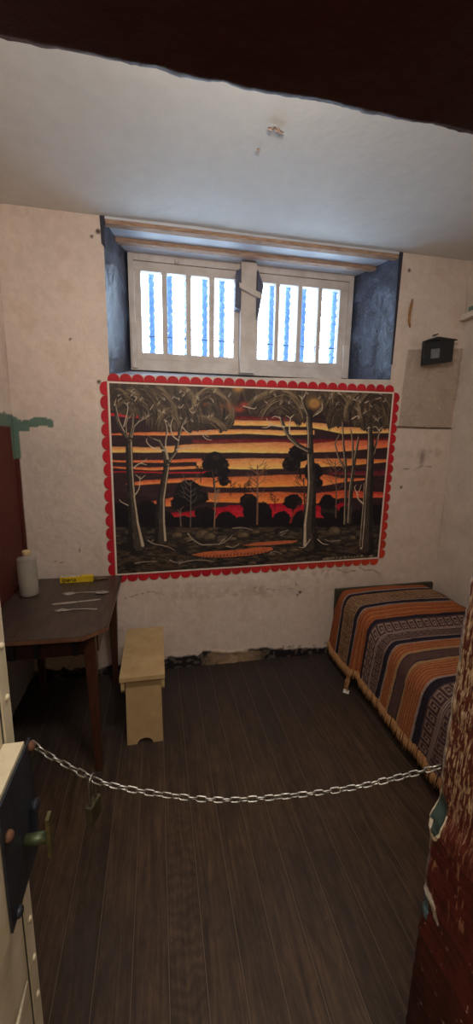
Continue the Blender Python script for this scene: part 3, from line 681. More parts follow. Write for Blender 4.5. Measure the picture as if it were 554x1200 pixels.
domes = [(131, 492, 30, 40, 1), (146, 494, 30, 44, 1), (163, 496, 28, 46, 1), (180, 496, 29, 46, 1), (207, 498, 31, 48, 1), (190, 512, 26, 34, 1), (238, 484, 36, 33, 1), (226, 514, 44, 30, 1), (205, 506, 24, 30, -1), (152, 500, 24, 34, -1), (250, 480, 27, 28, -1),
         (330, 494, 47, 42, -1), (334, 502, 34, 40, -1), (318, 490, 34, 32, -1), (328, 498, 31, 43, 1), (340, 505, 18, 34, 1), (392, 500, 24, 46, -1), (402, 498, 30, 44, -1), (390, 498, 26, 46, 1), (404, 500, 22, 40, 1), (436, 508, 24, 32, -1), (428, 488, 26, 36, -1), (438, 508, 18, 34, 1), (436, 488, 26, 34, 1), (446, 480, 30, 28, -1), (372, 470, 18, 20, 1)]
lim = lambda x: np.interp(x, [124, 135, 150, 165, 180, 195, 210, 225, 240, 255, 265, 274, 279, 283, 292, 305, 320, 335, 343, 350, 358, 366, 374, 385, 395, 405, 415, 425, 435, 447, 460],
               [480, 484, 490, 498, 506, 510, 508, 505, 503, 508, 510, 498, 466, 458, 490, 492, 490, 494, 498, 504, 492, 472, 472, 506, 504, 498, 502, 505, 508, 506, 503])
for (cx, cyy, rx, ry, dr) in domes:
    for k in range(int(3.2 * rx)):
        rho = rs.uniform(.25, 1.0) ** .7; th = math.radians(rs.uniform(0, 88)); dl = math.radians(rs.uniform(18, 42))
        pts_ = []
        for q in (0, .5, 1): 
            a_ = th - dl * q; pts_.append((cx + dr * rx * rho * math.cos(a_), cyy - ry * rho * math.sin(a_)))
        if pts_[-1][1] > lim(pts_[-1][0]) or pts_[0][1] < 446: continue
        lit = rho > .82; t = rs.random()
        if lit: col = (112, 94, 70) if t < .45 else ((140, 120, 92) if t < .75 else (84, 68, 54))
        else: col = (38, 30, 29) if t < .52 else ((74, 60, 50) if t < .82 else (104, 86, 66))
        stroke(pts_, rs.uniform(.8, 1.9), .5, col, .62)
# branches: trunks with a dark side and a pale side
TB, TP, TD = (70, 60, 52), (200, 180, 152), (34, 29, 28)
def trunk(pts, ws, pale=1, dark=-1):
    for i in range(len(pts) - 1): pass
    P = [p for p in pts]
    for (a, b), (wa, wb) in zip(zip(P, P[1:]), zip(ws, ws[1:])): stroke([a, b], wa, wb, TD)
    off = lambda k: [(x + k * w * .5, y) for (x, y), w in zip(P, ws)]
    for (a, b), (wa, wb) in zip(zip(off(pale * .28), off(pale * .28)[1:]), zip(ws, ws[1:])): stroke([a, b], wa * .62, wb * .5, TB, .75)
    for (a, b), (wa, wb) in zip(zip(off(pale * .66), off(pale * .66)[1:]), zip(ws, ws[1:])): stroke([a, b], max(.7, wa * .16), max(.7, wb * .17), TP, .85)
    for j in range(14):
        i = rs.randrange(len(P) - 1); t = rs.random(); k = rs.uniform(-.8, .9)
        x = P[i][0] + (P[i + 1][0] - P[i][0]) * t + k * ws[i] * .45; y = P[i][1] + (P[i + 1][1] - P[i][1]) * t
        dx = (P[i + 1][0] - P[i][0]) / (abs(P[i + 1][1] - P[i][1]) + 1) * 6; stroke([(x, y), (x + dx, y + (6 if P[i + 1][1] > P[i][1] else -6))], .7, .4, (120, 106, 88), .5)
trunk([(160, 639), (157, 612), (154, 582), (152, 548), (151, 514)], [22, 13, 10, 8.5, 8])
trunk([(151, 516), (143, 504), (137.5, 492), (134.5, 474)], [6, 5.5, 5, 3.5]); trunk([(153, 513), (156, 500), (162, 494), (170, 490)], [5, 4, 3, 2.2])
trunk([(152, 512), (155, 497), (156, 486)], [3.5, 2.5, 1.5]); trunk([(148, 508), (147, 498), (149, 491), (152, 489)], [2, 1.8, 1.5, 1])
trunk([(188, 633), (188, 610), (188.5, 585), (192, 565), (195, 548), (196, 538)], [17, 12, 10, 8, 7, 6.5])
trunk([(195, 545), (192, 528), (186, 517), (179, 514)], [6, 5, 4, 3]); trunk([(197, 541), (206, 529), (209, 512), (213, 498), (218, 490)], [5, 4, 3.5, 3, 2])
for p, w in [([(207, 527), (216, 525), (234, 523)], 1.6), ([(192, 528), (178, 524), (172, 518), (172, 514)], 1.6), ([(209, 516), (202, 510), (200, 498), (203, 490)], 1.6), ([(197, 538), (194, 520), (196, 505), (193, 492)], 1.6), ([(213, 500), (222, 508), (235, 507), (244, 512)], 1.3),
             ([(236, 508), (241, 514), (248, 516)], .9), ([(240, 508), (246, 504), (250, 506)], .9), ([(157, 548), (164, 543), (172, 545)], 1.6), ([(165, 543), (172, 538)], 1.0), ([(158, 580), (163, 572), (164, 558)], 1.6), ([(164, 562), (170, 557)], 1.0), ([(163, 560), (159, 556)], .9),
             ([(145, 500), (150, 478), (146, 472)], 1.2), ([(134, 475), (136, 468)], 1.2), ([(150, 592), (142, 588), (140, 585)], 1.2)]:
    stroke(p, w, .6, (190, 172, 146))
trunk([(364, 639), (362, 615), (364, 590), (365, 566), (364, 545), (363, 528)], [22, 15, 12, 10, 9, 8], -1)
trunk([(363, 528), (363, 508), (362, 494), (362, 484)], [8, 7, 7, 8], -1); trunk([(361, 486), (357, 478), (354, 470), (354, 464)], [4.5, 3.5, 3, 2], -1); trunk([(366, 488), (371, 483), (376, 478), (376, 474)], [3, 2.4, 2, 1.2], 1)
trunk([(362, 529), (350, 523), (340, 514), (333, 502), (328, 488)], [6, 5.5, 5, 4.5, 3], -1)
for p, w in [([(333, 500), (322, 499), (315, 496), (312, 490)], 2), ([(318, 498), (312, 501), (307, 501)], 1.2), ([(339, 508), (339, 496), (341, 488)], 2), ([(340, 490), (335, 487)], 1), ([(341, 489), (344, 486)], 1), ([(354, 468), (350, 463)], 1.2), ([(355, 466), (358, 461)], 1.2), ([(328, 490), (322, 488), (318, 490)], 1.2),
             ([(363, 632), (356, 641), (350, 641)], 1.2), ([(372, 632), (378, 637), (384, 638)], 1.2)]: stroke(p, w, .6, (196, 176, 150))
trunk([(429, 642), (430, 612), (431, 580), (433, 548), (434, 520), (433, 500)], [19, 13, 11, 9, 7.5, 5], -1)
trunk([(422, 640), (424, 615), (426, 590), (427, 566)], [3, 3, 2.6, 2], -1); trunk([(437, 532), (441, 518), (444, 504)], [3, 2.4, 1.8], 1)
trunk([(404, 614), (405, 580), (405, 548), (402, 520), (401, 495)], [4, 3.6, 3, 2.4, 1.2], -1); trunk([(409, 612), (411, 570), (415, 540), (420, 512)], [6, 5, 3.5, 2], -1); trunk([(403, 548), (397, 538), (392, 520), (397, 510)], [2.5, 2, 1.6, 1], -1); trunk([(413, 545), (413, 520), (411, 505)], [2.4, 2, 1.2], -1)
for p, w in [([(425, 590), (419, 584), (418, 576)], 2), ([(419, 580), (415, 572), (417, 568)], 1.2), ([(420, 576), (423, 568)], 1), ([(444, 505), (440, 500), (436, 501)], 1.2), ([(444, 504), (448, 500)], 1), ([(433, 501), (429, 502)], 1), ([(412, 491), (417, 488), (420, 488), (419, 491)], 1.6), ([(370, 486), (377, 480), (377, 472)], 1.2), ([(396, 460), (400, 463)], 1.2), ([(414, 468), (418, 470)], 1.2), ([(427, 472), (432, 470)], 1.2),
             ([(443, 458), (434, 455), (430, 458)], .9), ([(446, 466), (440, 468)], .9), ([(285, 476), (297, 479), (300, 477)], 1.2), ([(158, 470), (160, 466), (157, 464)], 1), ([(176, 480), (180, 474)], 1), ([(250, 460), (253, 456)], 1), ([(212, 478), (215, 474)], 1), ([(225, 484), (222, 480), (226, 478)], 1)]: stroke(p, w, .6, (190, 170, 146))
for i in range(70):
    x = rs.choice([rs.uniform(132, 270), rs.uniform(295, 452)]); y = rs.uniform(458, 500); s = rs.choice((-1, 1))
    if y > np.interp(x, [130, 190, 270, 280, 350, 370, 460], [478, 500, 500, 460, 495, 468, 500]): continue
    for k in range(3): stroke([(x, y), (x + s * rs.uniform(0, 3), y - rs.uniform(1, 3)), (x + s * rs.uniform(1, 5), y - rs.uniform(0, 6))], .8, .4, (172, 154, 134), .75)
# fallen pale branches in the foreground
for p, w in [([(173, 633), (180, 637), (190, 639), (198, 641), (205, 645)], 1.4), ([(178, 634), (180, 632)], 1), ([(210, 660), (222, 657), (238, 656), (250, 658)], 1.2), ([(199, 656), (206, 659), (214, 657)], 1.2), ([(158, 660), (170, 658), (184, 658)], 1), ([(220, 625), (226, 632), (236, 638), (246, 638), (258, 637), (266, 633), (272, 627)], 1.5),
             ([(256, 638), (264, 630)], 1), ([(226, 632), (219, 634)], 1), ([(265, 640), (273, 641), (280, 637)], 1.2), ([(328, 624), (334, 622), (338, 621)], 1.2), ([(329, 627), (335, 624)], .9), ([(398, 633), (386, 634), (380, 632)], 1), ([(272, 619), (284, 618), (296, 621)], .9), ([(316, 648), (322, 646), (330, 649)], .9)]:
    stroke(p, w, .6, (166, 152, 132), .9)
for i in range(26):
    x = 214 + i * 4; stroke([(x, 654.8 - i * .28), (x + .8, 652.5 - i * .28)], 1.1, .4, (26, 22, 22))
# faint signature scribble, bottom right
x = 378
while x < 425:
    h = rs.uniform(1.2, 3.2); y = 656 - (x - 378) * .08
    stroke([(x, y), (x + .5, y - h), (x + 1.2, y - h * .3), (x + 1.8, y - rs.uniform(0, 1))], .7, .5, (176, 160, 132), .8); x += rs.choice([1.9, 2.2, 3.4])
stroke([(432, 652), (436, 650.5), (434, 653), (437, 653)], .9, .7, (186, 170, 140), .8)
img += ((nC - .5) * 14)[..., None]
# thin cream outline painted round the edge
uu = u * 1.94; vv = v * 1.24; ed = np.minimum(np.minimum(uu, 1.94 - uu), np.minimum(vv, 1.24 - vv))
M_(ed < .0085, (222, 204, 190))
lum = img.mean(-1, keepdims=True); img = lum + (img - lum) * 1.02
P3 = np.stack([PX, np.full_like(PX, -.0035), PZ], -1)
me = grid_mesh('painting', P3, None, True); set_col(me, 6 + img * 1.10); link('painting', me, M_paintv, mural)
# scalloped red border
bm = bmesh.new(); cols = []
def scallops(a, b, nrm, n, d=.046, gap=.004):
    a, b = np.array(a, float), np.array(b, float); e = (b - a) / n; nrm = np.array(nrm, float)
    for i in range(n):
        p = a + e * i; r_ = random.uniform(.92, 1.06); pts = [p + nrm * gap, p + e + nrm * gap]
        for k in range(13):
            q = PI * k / 12; c_ = p + e * .5 + e * (.49 * math.cos(q)) + nrm * (gap + d * .30 + d * .70 * math.sin(q) * r_); pts.append(c_)
        f = [bm.verts.new((x, -.0042, z)) for x, z in pts]; bm.faces.new(f)
        t = np.clip((p[0] - 1.2) / 1.1, 0, 1) * np.clip((1.5 - p[1]) / .6, 0, 1)
        base_ = np.array((196, 34, 46)) * (1 - t) + np.array((206, 66, 44)) * t; cols.extend([base_ * random.uniform(.93, 1.05)] * len(f))
scallops(TL + (.0, 0), TR - (0.0, 0), (0, 1), 27); scallops(BL, TL, (-1, 0), 15); scallops(TR, BR, (1, 0), 17); scallops(BR, BL, (0, -1), 27)
bmesh.ops.recalc_face_normals(bm, faces=bm.faces)
for f in bm.faces:
    if f.normal.y > 0: f.normal_flip()
me = bpy.data.meshes.new('scalloped_border'); bm.to_mesh(me); bm.free(); set_col(me, np.array(cols)); link('scalloped_border', me, M_border, mural)

# ------------------------------------------------------------------ table
TH = .74
tb = thing('writing_table', 'small dark wooden table with a clipped front corner against the left wall', 'table', (.30, -.43, 0))
bm = bmesh.new(); prism(bm, [(.012, -.835), (.485, -.852), (.535, -.812), (.587, -.765), (.594, -.04), (.012, -.03)], TH - .024, TH, 'z')
obj('tabletop', bm, M_tabletop, tb, bevel=.004)
bm = bmesh.new(); prism(bm, [(.012, -.8362), (.485, -.8532), (.5352, -.8132), (.588, -.766), (.5885, -.75), (.487, -.843), (.012, -.826)], TH - .022, TH - .004, 'z')
obj('edge_strip', bm, simple('rubbed_brown_edge', (132, 92, 66), (96, 62, 44), .45, scale=14), tb)
for (x, y, x2, y2) in [(.506, -.775, .520, -.812), (.533, -.09, .535, -.135), (.07, -.09, .088, -.13), (.05, -.775, .05, -.80)]:
    bm = bmesh.new(); a, b = .026, .015
    zs_ = [TH - .0245, TH - .15, .30, 0]; hs = [a, a, .021, b]; xs_ = [x, x, x + (x2 - x) * .6, x2]; ys_ = [y, y, y + (y2 - y) * .6, y2]
    rings = [[bm.verts.new((cx + sx * h, c2 + s2 * h, z)) for sx, s2 in ((-1, -1), (1, -1), (1, 1), (-1, 1))] for z, h, cx, c2 in zip(zs_, hs, xs_, ys_)]
    for A, B in zip(rings, rings[1:]):
        for j in range(4): bm.faces.new([A[j], B[j], B[(j + 1) % 4], A[(j + 1) % 4]])
    bm.faces.new(rings[0]); bm.faces.new(list(reversed(rings[-1]))); bmesh.ops.recalc_face_normals(bm, faces=bm.faces)
    obj('leg', bm, M_mahog, tb, bevel=.003)
obj('apron', boxbm(.076, .480, -.770, -.748, TH - .135, TH - .0245), M_mahog, tb, bevel=.002)
obj('apron', boxbm(.096, .507, -.10, -.08, TH - .135, TH - .0245), M_mahog, tb, bevel=.002)
obj('apron', boxbm(.040, .062, -.749, -.117, TH - .135, TH - .0245), M_mahog, tb, bevel=.002)
obj('apron', boxbm(.515, .537, -.749, -.117, TH - .135, TH - .0245), M_mahog, tb, bevel=.002)
for x in (.150, .255, .425): obj('shade_block', boxbm(x, x + .022, -.785, -.7705, TH - .13, TH - .026), M_black, tb)  # dark blocks added for the shadowed gaps along the front apron

# bottle
bt = thing('plastic_bottle', 'frosted white plastic bottle half full on the table near the left wall', 'bottle', (.104, -.295, TH))
bm = bmesh.new(); z0 = TH + .0006; pr = [(.044, 0), (.0495, .004), (.050, .012), (.050, .214), (.0488, .220), (.044, .224), (.022, .230), (.020, .236)]
lathe(bm, [(r, h) for r, h in pr], (.104, -.295, z0), 36); obj('bottle_body', bm, M_bottle, bt, True)
bm = bmesh.new(); lathe(bm, [(.043, .0025), (.0472, .006), (.0475, .128), (.001, .1285)], (.104, -.295, z0), 32); obj('liquid', bm, simple('milky_liquid', (206, 198, 186), (192, 184, 170), .5, scale=10, bump=0), bt, True)
bm = bmesh.new(); lathe(bm, [(.0205, .2365), (.0215, .238), (.0215, .256), (.019, .262), (.012, .264)], (.104, -.295, z0), 24); obj('bottle_cap', bm, M_cap, bt, True)

# toothpaste carton with its printed name
cx0, cx1, cyb = .232, .425, -.135
ct = thing('toothpaste_carton', 'narrow yellow toothpaste carton with black lettering at the back of the table', 'carton', ((cx0 + cx1) / 2, cyb + .02, TH))
bm = bmesh.new(); box(bm, cx0, cx1, cyb, cyb + .038, TH + .0006, TH + .036); obj('carton_box', bm, M_yellow, ct, bevel=.001)
obj('white_panel', boxbm(cx0 + .004, cx1 - .075, cyb + .006, cyb + .032, TH + .0362, TH + .0366), M_white, ct)
def text(body, size, loc, rot, mat, parent, name='lettering', ext=.0003, sx=1, shear=0):
    cu = bpy.data.curves.new('t', 'FONT'); cu.body = body; cu.size = size; cu.extrude = ext; cu.shear = shear; cu.space_character = 1.0; cu.offset = size * .012
    to = bpy.data.objects.new('t', cu); COL.objects.link(to); dg = bpy.context.evaluated_depsgraph_get()
    me = bpy.data.meshes.new_from_object(to.evaluated_get(dg)); bpy.data.objects.remove(to)
    me.transform(Matrix.Translation(loc) @ rot @ Matrix.Diagonal((sx, 1, 1, 1)))
    return link(name, me, mat, parent)
text('Ipana', .036, (cx0 + .006, cyb - .0005, TH + .008), Matrix.Rotation(PI / 2, 4, 'X'), M_ink, ct, sx=1.15, shear=.2)
text('TOOTH PASTE', .017, (cx0 + .010, cyb + .012, TH + .0368), Matrix.Identity(4), M_ink, ct, 'small_lettering', sx=1.0)
tp = obj('toothpaste_tube', (lambda b: (tube(b, [(.430, -.118, TH + .008), (.455, -.112, TH + .008), (.49, -.104, TH + .006), (.515, -.10, TH + .004)], [.0075, .0075, .006, .002], 12), b)[1])(bmesh.new()), simple('brown_tube_end', (120, 96, 52), (88, 70, 40), .5, scale=20), None, True)
tag(tp, 'thin brown tube end beside the yellow carton on the table', 'tube')

# cutlery
def rotz(x, y, a): return Matrix.Translation((x, y, 0)) @ Matrix.Rotation(a, 4, 'Z')
def flat_shape(bm, half, zc, th=.0016, mid=None):
    """half: [(x, halfwidth, z)] along +x ; builds a thin blade"""
    T, B = [], []
    for x, h, z in half:
        T.append([bm.verts.new((x, -h, z + th)), bm.verts.new((x, 0, z + th - (mid or 0) * h)), bm.verts.new((x, h, z + th))]); B.append([bm.verts.new((x, -h, z)), bm.verts.new((x, 0, z - (mid or 0) * h)), bm.verts.new((x, h, z))])
    for i in range(len(half) - 1):
        for j in range(2): bm.faces.new([T[i][j], T[i][j + 1], T[i + 1][j + 1], T[i + 1][j]]); bm.faces.new([B[i][j], B[i + 1][j], B[i + 1][j + 1], B[i][j + 1]])
        bm.faces.new([T[i][0], T[i + 1][0], B[i + 1][0], B[i][0]]); bm.faces.new([T[i][2], B[i][2], B[i + 1][2], T[i + 1][2]])
    for k in (0, -1): bm.faces.new([T[k][0], T[k][1], T[k][2], B[k][2], B[k][1], B[k][0]])
    bmesh.ops.recalc_face_normals(bm, faces=bm.faces)
Z0 = TH + .001
def cut(name, label, cat, x, y, a, parts):
    t = thing(name, label, cat, (x, y, TH), 'metal cutlery on the table')
    for nm, half, mid in parts:
        bm = bmesh.new(); flat_shape(bm, half, 0, .0016, mid); bm.transform(rotz(x, y, a)); obj(nm, bm, M_cutlery, t, True)
    return t
# spoon: wide diamond handle end at the left, bowl at the right
cut('metal_spoon', 'metal spoon with a wide flat handle end, furthest back of the cutlery on the table', 'spoon', .283, -.312, -.12,
    [('handle', [(0, .003, Z0), (.025, .022, Z0), (.042, .026, Z0), (.068, .010, Z0 + .001), (.078, .0035, Z0 + .003), (.13, .003, Z0 + .007), (.185, .004, Z0 + .006)], 0),
     ('bowl', [(.185, .004, Z0 + .006), (.20, .018, Z0 + .005), (.222, .024, Z0 + .005), (.245, .018, Z0 + .005), (.26, .007, Z0 + .005), (.263, .002, Z0 + .005)], .35)])
cut('table_knife', 'plain metal table knife lying between the spoon and the fork', 'knife', .262, -.462, .12,
    [('handle', [(0, .006, Z0), (.01, .0115, Z0), (.10, .012, Z0), (.128, .009, Z0)], 0), ('blade', [(.128, .006, Z0), (.14, .0085, Z0), (.22, .008, Z0), (.245, .005, Z0), (.252, .002, Z0)], 0)])
fk = thing('table_fork', 'metal fork nearest the front edge of the table, tines to the left', 'fork', (.30, -.555, TH), 'metal cutlery on the table')
bm = bmesh.new(); flat_shape(bm, [(.045, .014, Z0 + .004), (.058, .015, Z0 + .003), (.075, .005, Z0 + .002), (.10, .0032, Z0 + .005), (.16, .004, Z0 + .004), (.205, .007, Z0), (.222, .005, Z0)], 0); bm.transform(rotz(.29, -.548, -.06)); obj('handle', bm, M_cutlery, fk, True)
for k in range(4):
    bm = bmesh.new(); yk = (k - 1.5) * .0085; flat_shape(bm, [(0, .0008, Z0 + .001), (.02, .0016, Z0 + .001), (.047, .0028, Z0 + .004)], 0); bm.transform(rotz(.29, -.548, -.06) @ Matrix.Translation((0, yk, 0))); obj('tine', bm, M_cutlery, fk, True)

# ------------------------------------------------------------------ stool
st = thing('wooden_stool', 'narrow cream painted wooden bench stool with an arched end board', 'stool', (.74, -.44, 0))
SH = .42
obj('seat', boxbm(.622, .852, -.712, -.175, SH - .024, SH), M_stool, st, bevel=.004)
for yy in (-.683, -.222):
    bm = bmesh.new(); x0, x1 = .646, .836; out = [(x0, 0), (x0 + .052, 0)]
    for k in range(9): q = PI - PI * k / 8; out.append(((x0 + x1) / 2 + .042 * math.cos(q), .034 * math.sin(q)))
    out += [(x1 - .052, 0), (x1, 0), (x1 - .004, SH - .0245), (x0 + .004, SH - .0245)]
    prism(bm, out, yy, yy + .022, 'y'); obj('end_board', bm, M_stool, st)
for x0 in (.6275, .8385):
    bm = bmesh.new(); out = [(-.704, SH - .0245), (-.704, SH - .075), (-.694, SH - .092), (-.676, SH - .095), (-.215, SH - .095), (-.195, SH - .09), (-.186, SH - .075), (-.186, SH - .0245)]
    xa = x0 if x0 < .7 else x0 - .003; prism(bm, out, xa, xa + .018 if x0 < .7 else xa + .0145, 'x'); obj('side_rail', bm, M_stool, st)

# ------------------------------------------------------------------ bed
bed = thing('single_bed', 'low single bed with a grey green headboard in the right back corner', 'bed', (2.55, -.95, 0))
obj('headboard', (lambda b: (hexa(b, [(2.140, -.038, .02), (2.962, -.038, .02), (2.962, -.014, .02), (2.140, -.014, .02), (2.128, -.038, .537), (2.955, -.038, .545), (2.955, -.014, .545), (2.128, -.014, .537)]), b)[1])(bmesh.new()), M_green, bed, bevel=.003)
obj('mattress', boxbm(2.20, 2.94, -1.86, -.06, .24, .40), M_sheet, bed, bevel=.02)
bm = bmesh.new(); box(bm, 2.20, 2.23, -1.86, -.06, .16, .238); box(bm, 2.91, 2.94, -1.86, -.06, .16, .238); box(bm, 2.23, 2.91, -1.86, -1.83, .16, .238); obj('bed_frame', bm, M_mahog, bed)
for x, y in ((2.21, -.085), (2.905, -.085), (2.21, -1.85), (2.905, -1.85)): obj('leg', boxbm(x, x + .03, y, y + .03, 0, .159), M_mahog, bed)

# blanket
bl = thing('striped_blanket', 'orange, purple and navy striped blanket with key pattern bands draped over the bed', 'blanket', (2.5, -.95, .1))
NC, NTt = 420, 560
tt = np.linspace(-.052, -1.90, NTt)
cross = np.linspace(0, 1, NC)
Pb = np.zeros((NC, NTt, 3)); Sarc = np.zeros((NC, NTt))
for j, t in enumerate(tt):
    pil = smooth(-.045, -.11, t) * (1 - smooth(-.42, -.62, t)) if False else float(np.clip((-.04 - t) / .08, 0, 1) * np.clip((t + .66) / .24, 0, 1))
    pil = pil * pil * (3 - 2 * pil)
    zt = .474 + .088 * pil
    zr = .462 + .012 * pil
    xe = 2.20 - .03 * pil; hemz = .132 + .008 * math.sin(t * 9) + .02 * math.exp(-((t + .50) / .06) ** 2); hemx = 2.075 + .012 * math.sin(t * 7.3 + 1)
    pts = [(2.984, zr)]
    for k in range(1, 9):
        a = k / 9; x = 2.984 + (xe - 2.984) * a; pts.append((x, zr + (zt - zr) * smooth(0, .25, a) + .012 * math.sin(a * PI)))
    rx, rz = xe - (hemx + .035), .13
    for k in range(0, 10):
        q = PI / 2 * k / 9; pts.append((xe - rx * math.sin(q), zt - rz * (1 - math.cos(q))))
    xl, zl = pts[-1]
    for k in range(1, 6): a = k / 5; pts.append((xl + (hemx - xl) * a, zl + (hemz - zl) * a))
    pts = np.array(pts); d = np.concatenate([[0], np.cumsum(np.hypot(*np.diff(pts, axis=0).T))]); s = cross * d[-1]
    Pb[:, j, 0] = np.interp(s, d, pts[:, 0]); Pb[:, j, 2] = np.interp(s, d, pts[:, 1]); Pb[:, j, 1] = t; Sarc[:, j] = s
for _ in range(6): Pb[1:-1] = (Pb[:-2] + 2 * Pb[1:-1] + Pb[2:]) / 4
side = np.clip((.46 - Pb[..., 2]) / .30, 0, 1)
TTg = np.broadcast_to(tt[None, :], (NC, NTt))
fold = (fbm(TTg * 8, Sarc * 1.2, 141) - .5) * .042 + .018 * np.exp(-((TTg + .46) / .03) ** 2) - .016 * np.exp(-((TTg + .515) / .03) ** 2)
Pb[..., 0] -= fold * side
Pb[..., 2] += (1 - side) * ((fbm(TTg * 9, Sarc * 3, 142) - .5) * .024 + (fbm(TTg * 30, Sarc * 5, 143) - .5) * .004)
Pb[..., 0] = np.minimum(Pb[..., 0], 2.984)
# near the head the drape leans towards the headboard
lean = side * .03 * np.exp(-((TTg + .2) / .25) ** 2); 
T = -TTg + (fbm(Sarc * 3, TTg * 2, 144) - .5) * .012 - .012 * side * (TTg > -.7)
bc = np.zeros((NC, NTt, 3))
ORG, TAN, PUR, NAV, LIL, BRN = (180, 108, 68), (190, 150, 108), (104, 78, 76), (52, 44, 56), (176, 154, 146), (122, 88, 72)
def stripe(a, b, col): 
    m = (T >= a) & (T < b); bc[m] = col; return m
bc[:] = ORG
# basic cycle for the unseen foot end
def cyc(a): 
    stripe(a, a + .05, NAV); return a
def fine_lines(a, b, col, step, w=.004):
    m = (T >= a) & (T < b) & (np.mod(T - a, step) < w); bc[m] = bc[m] * .35 + np.array(col) * .65
KEY = np.array([[1,1,1,1,1,1,0,0],[1,0,0,0,0,1,0,0],[1,0,1,1,0,1,0,0],[1,0,1,0,0,1,0,0],[1,0,1,1,1,1,0,0],[1,0,0,0,0,0,0,0],[1,1,1,1,1,1,1,1]])
def key(a, b, fg, bg, cell=.0095):
    m = (T >= a) & (T < b); r = np.clip(((T - a) / (b - a) * 7).astype(int), 0, 6); c = np.mod((Sarc / cell).astype(int), 8)
    k = KEY[r, c].astype(bool); bc[m] = bg; bc[m & k] = fg
stripe(.0, .19, ORG); fine_lines(.05, .19, (160, 68, 36), .022, .007)
stripe(.175, .190, LIL); stripe(.19, .222, NAV)
stripe(.222, .375, TAN); key(.235, .293, (110, 78, 64), (188, 150, 110), .0060); stripe(.297, .303, BRN); key(.308, .362, (112, 80, 66), (182, 146, 110), .0055)
stripe(.367, .373, LIL); stripe(.373, .410, NAV); stripe(.410, .422, LIL)
stripe(.422, .525, ORG); fine_lines(.435, .52, (214, 128, 72), .028, .006); fine_lines(.45, .52, (150, 62, 34), .028, .005)
stripe(.522, .545, NAV)
stripe(.545, .705, PUR); key(.552, .625, (168, 140, 126), (84, 62, 64), .0066); stripe(.628, .634, LIL); stripe(.634, .638, NAV); key(.642, .695, (146, 120, 108), (92, 70, 68), .0056); stripe(.698, .704, LIL)
stripe(.704, .742, NAV); stripe(.742, .752, LIL)
stripe(.752, .825, ORG); fine_lines(.757, .825, (226, 158, 110), .021, .0055); fine_lines(.764, .825, (150, 60, 32), .021, .003)
stripe(.825, .843, TAN); stripe(.843, .850, NAV)
stripe(.850, .918, PUR); fine_lines(.852, .918, (124, 86, 76), .017, .005); stripe(.918, .924, NAV); stripe(.924, .940, TAN)
stripe(.940, 1.062, ORG); fine_lines(.948, 1.062, (226, 160, 112), .0185, .0055); fine_lines(.955, 1.062, (152, 62, 32), .0185, .003)
stripe(1.062, 1.075, LIL); stripe(1.075, 1.118, NAV)
stripe(1.118, 1.32, PUR); key(1.126, 1.205, (162, 134, 120), (84, 62, 64), .0070); stripe(1.208, 1.216, LIL); stripe(1.220, 1.226, LIL); key(1.232, 1.31, (144, 118, 108), (88, 66, 66), .0068)
stripe(1.32, 1.36, NAV); stripe(1.36, 1.46, ORG); fine_lines(1.36, 1.46, (226, 160, 112), .0185, .0055); stripe(1.46, 1.55, PUR); stripe(1.55, 1.75, ORG); fine_lines(1.55, 1.75, (226, 160, 112), .0185, .0055); stripe(1.75, 1.95, PUR)
bc *= .88 * (.86 + .26 * fbm(Sarc * 160, TTg * 160, 145, 2))[..., None]
me = grid_mesh('cloth', Pb, None, True); set_col(me, bc)
M_cloth = vcol_mat('woven_wool', .95, 120, .2, ((300, .5, .003), (14, .15, .01)), .15)
clo = link('cloth', me, M_cloth, bl, True)
# fringe along the hem
bm = bmesh.new(); hem = Pb[-1]; rf = random.Random(3)
y = -.055
while y > -1.89:
    j = int(np.argmin(np.abs(tt - y))); x, _, z = hem[j]
    for k in range(2):
        lx = x - .004 + rf.uniform(-.008, .006); ln = rf.uniform(.050, .066); yy = y + rf.uniform(-.003, .003)
        tube(bm, [(lx + .003, yy, z + .006), (lx - .003, yy + rf.uniform(-.002, .002), z - ln * .5), (lx - .006 + rf.uniform(-.004, .004), yy + rf.uniform(-.005, .005), z - ln)], [.0030, .0032, .0012], 5)
    y -= .0085
obj('fringe', bm, M_fringe, bl, True)
# a clump of fringe trailing to the floor
bm = bmesh.new()
for k in range(16):
    a = rf.uniform(-.014, .014); tube(bm, [(2.062 + rf.uniform(-.006, .01), -.452 + a * .6, .14), (2.045 + rf.uniform(-.01, .01), -.455 + a, .07), (2.035 + rf.uniform(-.015, .015), -.462 + a * 1.8, .008)], [.004, .005, .002], 5)
obj('trailing_tassel', bm, M_fringe, bl, True)
pt = obj('paper_tag', (lambda b: (hexa(b, [(2.005, -.475, .001), (2.035, -.497, .001), (2.047, -.480, .012), (2.018, -.458, .014), (2.005, -.475, .0025), (2.035, -.497, .0025), (2.047, -.480, .0135), (2.018, -.458, .0155)]), b)[1])(bmesh.new()), M_white)
tag(pt, 'tiny white paper tag on the floorboards below the blanket fringe', 'tag')

